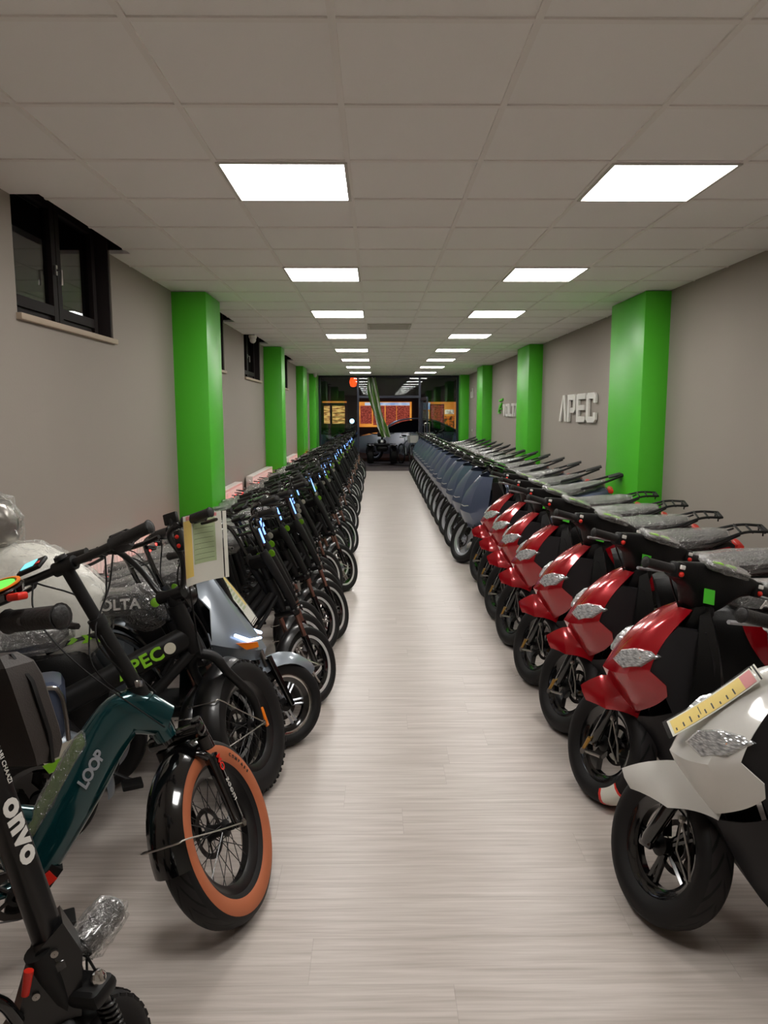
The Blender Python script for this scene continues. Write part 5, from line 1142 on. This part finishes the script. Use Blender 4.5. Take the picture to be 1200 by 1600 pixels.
# black moped with lettered tank between the fat-tyre bike and the silver scooter
vo = copy_tree(protos[1], None, ('light_bar', 'plastic_wrap')); stand(vo, -.70, 3.16, 20, 4); tag(vo, 'black moped-style bike with film-wrapped lettered body and lime arrow decals', 'bicycle')
b = MB(); b.ball((-.30, 0, .80), .12, 18, (.9, .75, .8)); tk = b.build('tank', 'black_gloss', vo); wrapped(tk, tk, seed=41, inflate=.006, amp=.01)
b = MB(); b.lathe((-.27, -.092, .83), (0, -1, .2), [(.001, 0), (.02, 0), (.018, .006), (.001, .007)], 16); tag(b.build('sticker', 'lime', tk), 'lime round sticker')
b = MB(); b.box((-.46, 0, .83), (.3, .17, .1), bev=.035); sb = b.build('seat_side_cover', 'black_gloss', vo); text('body_lettering', 'VOLTA', .062, axes((-.43, -.0875, .83), (1, 0, 0), (0, 0, 1)), 'white_print', sb, bold=.0015)
wrapped(sb, sb, seed=42, inflate=.004, amp=.006)
for y in (-.09, .09):
    b = MB(); b.curve([(-.7, y, .66), (-.56, y, .71), (-.42, y, .70), (-.32, y, .62), (-.26, y, .5)], .013, 8); ft = b.build('arched_frame_tube', 'black_gloss', vo)
    for q in range(3):
        x = -.60+q*.055; b = MB(); yy = y+(.0145 if y > 0 else -.0145); b.plate([(x-.02, yy, .722), (x, yy, .722), (x+.022, yy, .705), (x, yy, .688), (x-.02, yy, .688), (x-.004, yy, .705)], (0, .002 if y > 0 else -.002, 0)); tag(b.build('arrow_decal', 'lime', ft), 'lime green arrow')
# large scooter under white foam and clear film at the left wall
t = tag(empty('wrapped_scooter', (-1.13, 3.04, 0), (0, 0, R_(12))), 'big scooter under white foam and clear film against the left wall', 'scooter')
wheel('front_wheel', t, V((-.1, 0, .23)), .23, .05, .16, I4, 'star', 'tyre_scooter', 'alloy', None, 40, 1); wheel('rear_wheel', t, V((-.5, 0, .23)), .23, .05, .16, I4, 'star', 'tyre_scooter', 'alloy', None, 40, 0)
def blob(name, m, secs, seed, amp, par):
    b = MB(); rs = []; rn = random.Random(seed); n = 30
    for (x, z0, z1, hy) in secs:
        zc, hz = (z0+z1)/2, (z1-z0)/2; x *= .84; rs.append([(x+rn.uniform(-1, 1)*amp*.5, hy*math.copysign(abs(math.cos(a))**.8, math.cos(a))*(1+rn.uniform(-1, 1)*amp*2), zc+hz*math.copysign(abs(math.sin(a))**.8, math.sin(a))+rn.uniform(-1, 1)*amp) for a in [2*math.pi*k/n for k in range(n)]])
    b.rings(rs); return b.build(name, m, par, ang=60)
blob('lower_body', 'black_plastic', [(-.02, .3, .5, .05), (-.15, .22, .7, .12), (-.4, .18, .72, .15), (-.7, .25, .75, .14), (-.85, .4, .7, .07)], 1, .0, t)
cv = blob('foam_cover', 'white_foam', [(.0, .74, .84, .02), (-.03, .66, .92, .07), (-.1, .62, .985, .10), (-.18, .61, 1.03, .12), (-.26, .6, 1.07, .135), (-.34, .6, 1.09, .14), (-.42, .6, 1.095, .14), (-.5, .6, 1.085, .14), (-.58, .62, 1.06, .13), (-.66, .64, 1.04, .12), (-.74, .68, .98, .09), (-.78, .75, .9, .03)], 5, .011, t)
fm = wrapped(cv, cv, 'thick_wrap', .008, .012, 6, cuts=1); fm.name = 'film_wrap'
tb = blob('screen_bundle', 'steel', [(-.40, 1.12, 1.2, .02), (-.44, 1.08, 1.27, .07), (-.52, 1.07, 1.29, .09), (-.6, 1.08, 1.28, .08), (-.66, 1.12, 1.22, .03)], 8, .004, t); wrapped(tb, tb, 'thick_wrap', .014, .016, 9, cuts=1)
# grey box-bodied scooter tail between the teal bike and the wall
t = tag(empty('cargo_scooter', (-1.12, 2.62, 0), (0, 0, R_(24))), 'grey scooter tail with silver-edged side box behind the teal bike', 'scooter')
wheel('rear_wheel', t, V((-.14, 0, .21)), .21, .045, .14, I4, 'star', 'tyre_scooter', 'black_gloss', None, 40, 1)
mudguard('mudguard', t, V((-.14, 0, .21)), .26, .075, -5, 150, 'silver_paint')
b = MB(); b.box((-.2, 0, .56), (.34, .2, .22), bev=.04); bx = b.build('side_box', 'slate_paint_blue_lit', t)
b = MB(); b.curve([(-.36, -.104, .66), (-.1, -.104, .665), (-.05, -.104, .64), (-.035, -.104, .56), (-.03, -.104, .46)], .008, 8); b.build('box_edge', 'steel', bx)
b = MB(); b.box((-.17, 0, .405), (.24, .1, .1), bev=.02); b.build('battery_case', 'black_plastic', t)
b = MB(); b.plate([(-.13, -.112, .43), (.0, -.112, .47), (.03, -.112, .39), (-.1, -.112, .35)], (0, .003, 0)); lb = b.build('label', 'cream_label', t); b = MB(); b.plate([(-.12, -.1135, .385), (-.03, -.1135, .412), (-.02, -.1135, .378), (-.1, -.1135, .352)], (0, .001, 0)); tag(b.build('label_stripe', 'lime', lb), 'lime green stripe')
# price sheets
def sheet(name, root, p, xd, yd, w_, h, cols, lab, curl=0., lines=(), tx=None, txs=.012):
    Mw = RM(root) if root else I4; P0 = Mw @ V(p); R3 = Mw.to_3x3()
    t, strip, bend = price_sheet(name, P0, R3 @ V(xd), R3 @ V(yd), w_, h, cols, lab, curl=curl)
    for (u0, u1, v0, v1) in lines: strip(u0*w_, u1*w_, v0*h, v1*h, .0019, .0003).build('text_line', 'black_print', t)
    return t
W0 = [o for o in COL.objects if o.get('label', '').startswith('white scooter with a yellow')][0]
sheet('price_sheet', W0, (.052, .058, .683), (-.225, 0, .20), (.03, -1, .12), .285, .078, [(0, 'paper_white'), (.03, .86, .08, .9, 'paper_yellow'), (.86, .99, .08, .9, 'paper_pink')],
      'long yellow and pink price sheet lying on the nose of the white scooter', curl=.006, lines=[(.06+.085*i, .075+.085*i, .18, .34+.3*((i*7) % 3)/3) for i in range(9)]+[(.35, .358, .3, .8)])
sheet('price_sheet', None, (-.715, 2.66, .985), (.105, .175, 0), (-.03, 0, 1), .2, .262, [(0, 'paper_white'), (.0, .27, .12, .93, 'paper_yellow'), (.31, .86, .28, .93, 'paper_green'), (.1, .9, .94, .99, 'paper_pink')],
      'upright price sheet in a clear sleeve hanging from the black fat-tyre bike', curl=.02, lines=[(.34, .82, .34+.075*i, .344+.075*i) for i in range(8)])
sheet('price_sheet', ts, (-.325, .0, .862), (.245, 0, -.33), (-.02, .75, .35), .30, .095, [(0, 'paper_white'), (.02, .2, .1, .72, 'paper_pink'), (.02, .75, .74, .96, 'paper_yellow')]+[(.24+.07*i, .28+.07*i, .15, .66, 'paper_green') for i in range(8)],
      'slanting price sheet with green bars lying on the silver scooter nose', curl=-.006)
# paper band round the tyre of the nearest red scooter
HBr = V((-.14, 0, .50)); Mr = Mx.Translation(HBr) @ Mx.Rotation(R_(-63), 4, V((-.36, 0, .93)).normalized()) @ Mx.Translation(-HBr)
C_ = (.03, 0, .24); b = MB(Mr); pr = [(r+(.0025 if r > .2 else 0), h*1.03) for r, h in tyre_prof(.24, .055, .158)[2:-1]]
b.lathe(C_, (0, -1, 0), pr, 8, False, 222, 250, ref=(1, 0, 0))
tb_ = b.build('tyre_band', 'paper_white'); tb_.matrix_world = RM(red); tag(tb_, 'white paper band with red edges round the nearest red scooter tyre', 'label')
for a0, a1 in ((220, 223), (249, 253)):
    b = MB(Mr); b.lathe(C_, (0, -1, 0), [(r+.0008, h*1.01) for r, h in pr], 4, False, a0, a1, ref=(1, 0, 0)); tag(b.build('band_edge', 'red_plastic', tb_), 'red edge')

# ------------------------------------------------------------ outside the glass
def car(x, y, lab):
    t = tag(empty('parked_car', (x, y, 0)), lab, 'car')
    prof = [(-2.1, .35, .62), (-2.0, .28, .78), (-1.5, .24, .90), (-1.1, .22, .95), (0, .22, .97), (1.2, .24, .99), (1.75, .28, .98), (2.0, .34, .9), (2.08, .42, .7)]
    b = MB(); rs = []
    for px_, z0, z1 in prof:
        hw = .86-.12*max(0, abs(px_)-1.4)/.7; rs.append([(px_, -hw*.92, z0), (px_, -hw, z0+.12), (px_, -hw, (z0+z1)/2), (px_, -hw*.95, z1), (px_, hw*.95, z1), (px_, hw, (z0+z1)/2), (px_, hw, z0+.12), (px_, hw*.92, z0)])
    b.rings(rs); b.build('body', 'car_silver', t, sub=1)
    b = MB(); rs = []
    for px_, z1, hw in ((-1.15, .94, .74), (-.75, 1.18, .70), (-.35, 1.36, .64), (.2, 1.42, .62), (.8, 1.38, .62), (1.3, 1.22, .66), (1.75, .96, .72)): rs.append([(px_, -.8, .9), (px_, -hw-.06, (z1+.9)/2), (px_, -hw, z1), (px_, hw, z1), (px_, hw+.06, (z1+.9)/2), (px_, .8, .9)])
    b.rings(rs); b.build('cabin', 'car_glass', t, sub=1)
    b = MB()
    for s in (-1, 1): b.curve([(-1.1, s*.78, .95), (-.4, s*.68, 1.38), (.7, s*.66, 1.41), (1.7, s*.76, 1.0)], .02, 6)
    b.build('roof_rail', 'car_silver', t)
    for wx in (-1.3, 1.32):
        for s in (-1, 1): wheel('wheel', t, V((wx, s*.8, .31)), .31, .1, .21, I4, 'star', 'rubber', 'alloy', None, 32, 0)
    b = MB(); b.box((-.35, -.875, .8), (.14, .02, .03), bev=.008); b.build('door_handle', 'chrome', t)
    b = MB(); b.box((2.06, -.6, .78), (.05, .3, .14), bev=.02); tag(b.build('tail_light', 'red_plastic', t), 'red'); b = MB(); b.box((-2.03, -.6, .68), (.12, .3, .12), bev=.02); b.build('headlight', 'clear_lens', t)
    b = MB(); b.box((-1.0, -.92, 1.0), (.12, .16, .11), bev=.03); b.build('mirror', 'car_silver', t)
car(1.25, 26.6, 'silver car parked side-on outside the entrance')
car(-4.2, 27.2, 'second pale car parked outside beyond the left glass pane')
t = tag(empty('quad_bike', (.2, 24.5, 0)), 'black quad bike standing outside in front of the silver car', 'quad bike')
for x in (-.38, .38):
    for y in (-.5, .5): wheel('wheel', t, V((0, 0, 0)), .27, .11, .15, Mx.Translation((x, y, .27)) @ Mx.Rotation(R_(90), 4, 'Z'), 'star', 'rubber', 'black_gloss', None, 28, 0, knobs=22)
b = MB(); b.box((0, 0, .5), (.4, 1.0, .22), bev=.08); b.box((0, -.45, .62), (.5, .25, .08), bev=.03); b.build('body', 'black_plastic', t)
for x in (-.38, .38):
    for y in (-.5, .5): b = MB(); b.box((x, y, .6), (.24, .5, .05), bev=.02); b.build('fender', 'black_gloss', t)
b = MB(); b.box((0, .1, .7), (.28, .6, .13), bev=.05); b.build('seat', 'black_matt', t); b = MB(); b.tube([(-.4, -.25, .98), (0, -.32, .92), (.4, -.25, .98)], .016, 8); b.tube([(0, -.3, .6), (0, -.32, .92)], .03, 8); b.box((0, -.4, .95), (.3, .1, .16), bev=.04); b.build('handlebar', 'black_plastic', t)
b = MB(); b.lathe((0, -.56, .72), (0, -1, 0), [(.001, 0), (.06, 0), (.05, .02), (.001, .03)], 16); b.build('headlight', 'clear_lens', t)
def bicycle(x, y, yaw, lab):
    t = tag(empty('city_bicycle', (x, y, 0), (0, 0, R_(yaw))), lab, 'bicycle'); R = .33
    for nm, cx in (('front_wheel', 0), ('rear_wheel', -1.05)): wheel(nm, t, V((cx, 0, R)), R, .02, .305, I4, 'wire', 'rubber', 'steel', None, 40, 0, hubm='steel')
    b = MB()
    for p in ([(-.12, 0, .8), (-.16, 0, .9)], [(-.14, 0, .82), (-.6, 0, .32)], [(-.15, 0, .86), (-.68, 0, .72)], [(-.6, 0, .3), (-.74, 0, .9)], [(-.6, .03, .3), (-1.05, .05, R)], [(-.68, .02, .7), (-1.05, .05, R)], [(-.6, -.03, .3), (-1.05, -.05, R)], [(-.68, -.02, .7), (-1.05, -.05, R)]): b.tube(p, .015, 8)
    b.build('frame', 'silver_paint', t); b = MB()
    for s in (-1, 1): b.curve([(-.12, 0, .8), (-.09, s*.05, .7), (-.03, s*.05, .45), (0, s*.05, R)], .012, 8)
    b.build('fork', 'silver_paint', t); b = MB(); b.curve([(-.3, -.28, 1.0), (-.2, -.2, 1.02), (-.15, 0, 1.0), (-.2, .2, 1.02), (-.3, .28, 1.0)], .012, 8); b.tube([(-.16, 0, .9), (-.15, 0, 1.0)], .013, 8); hb = b.build('handlebar', 'steel', t)
    b = MB(); b.rings([[(.0+dx*k, dy*k, z) for dx, dy in ((-.12, -.15), (.14, -.15), (.14, .15), (-.12, .15))] for z, k in ((.72, .8), (.95, 1.))]); b.build('basket', 'white_paint', t)
    b = MB(); saddle_loft(b, [(-.6, .93, .02, .03), (-.66, .94, .05, .05), (-.82, .95, .09, .06), (-.88, .95, .05, .04)]); b.build('saddle', 'black_matt', t)
    crank(t, V((-.6, 0, .3)), .05, .08, .16)
bicycle(1.15, 22.95, -72, 'silver city bicycle with white front basket standing just outside the doorway')
for i, (x, y, yaw) in enumerate(((-1.0, 23.0, -62), (-1.75, 23.1, -70), (-2.5, 23.3, -75))):
    o = copy_tree(sl); stand(o, x, y, yaw, 5); tag(o, 'scooter parked outside the left glass pane, %s' % ('nearest the doorway post', 'middle one of the three', 'leftmost, behind the frame edge')[i], 'scooter', 'scooters outside the left glass pane')
for i, (x, y, yaw) in enumerate(((1.8, 23.2, -100), (2.6, 23.6, -95))):
    o = copy_tree(sl); stand(o, x, y, yaw, 5); tag(o, 'scooter parked outside the right glass pane, %s' % ('nearer the open door', 'beside the last green column')[i], 'scooter', 'scooters outside the right glass pane')
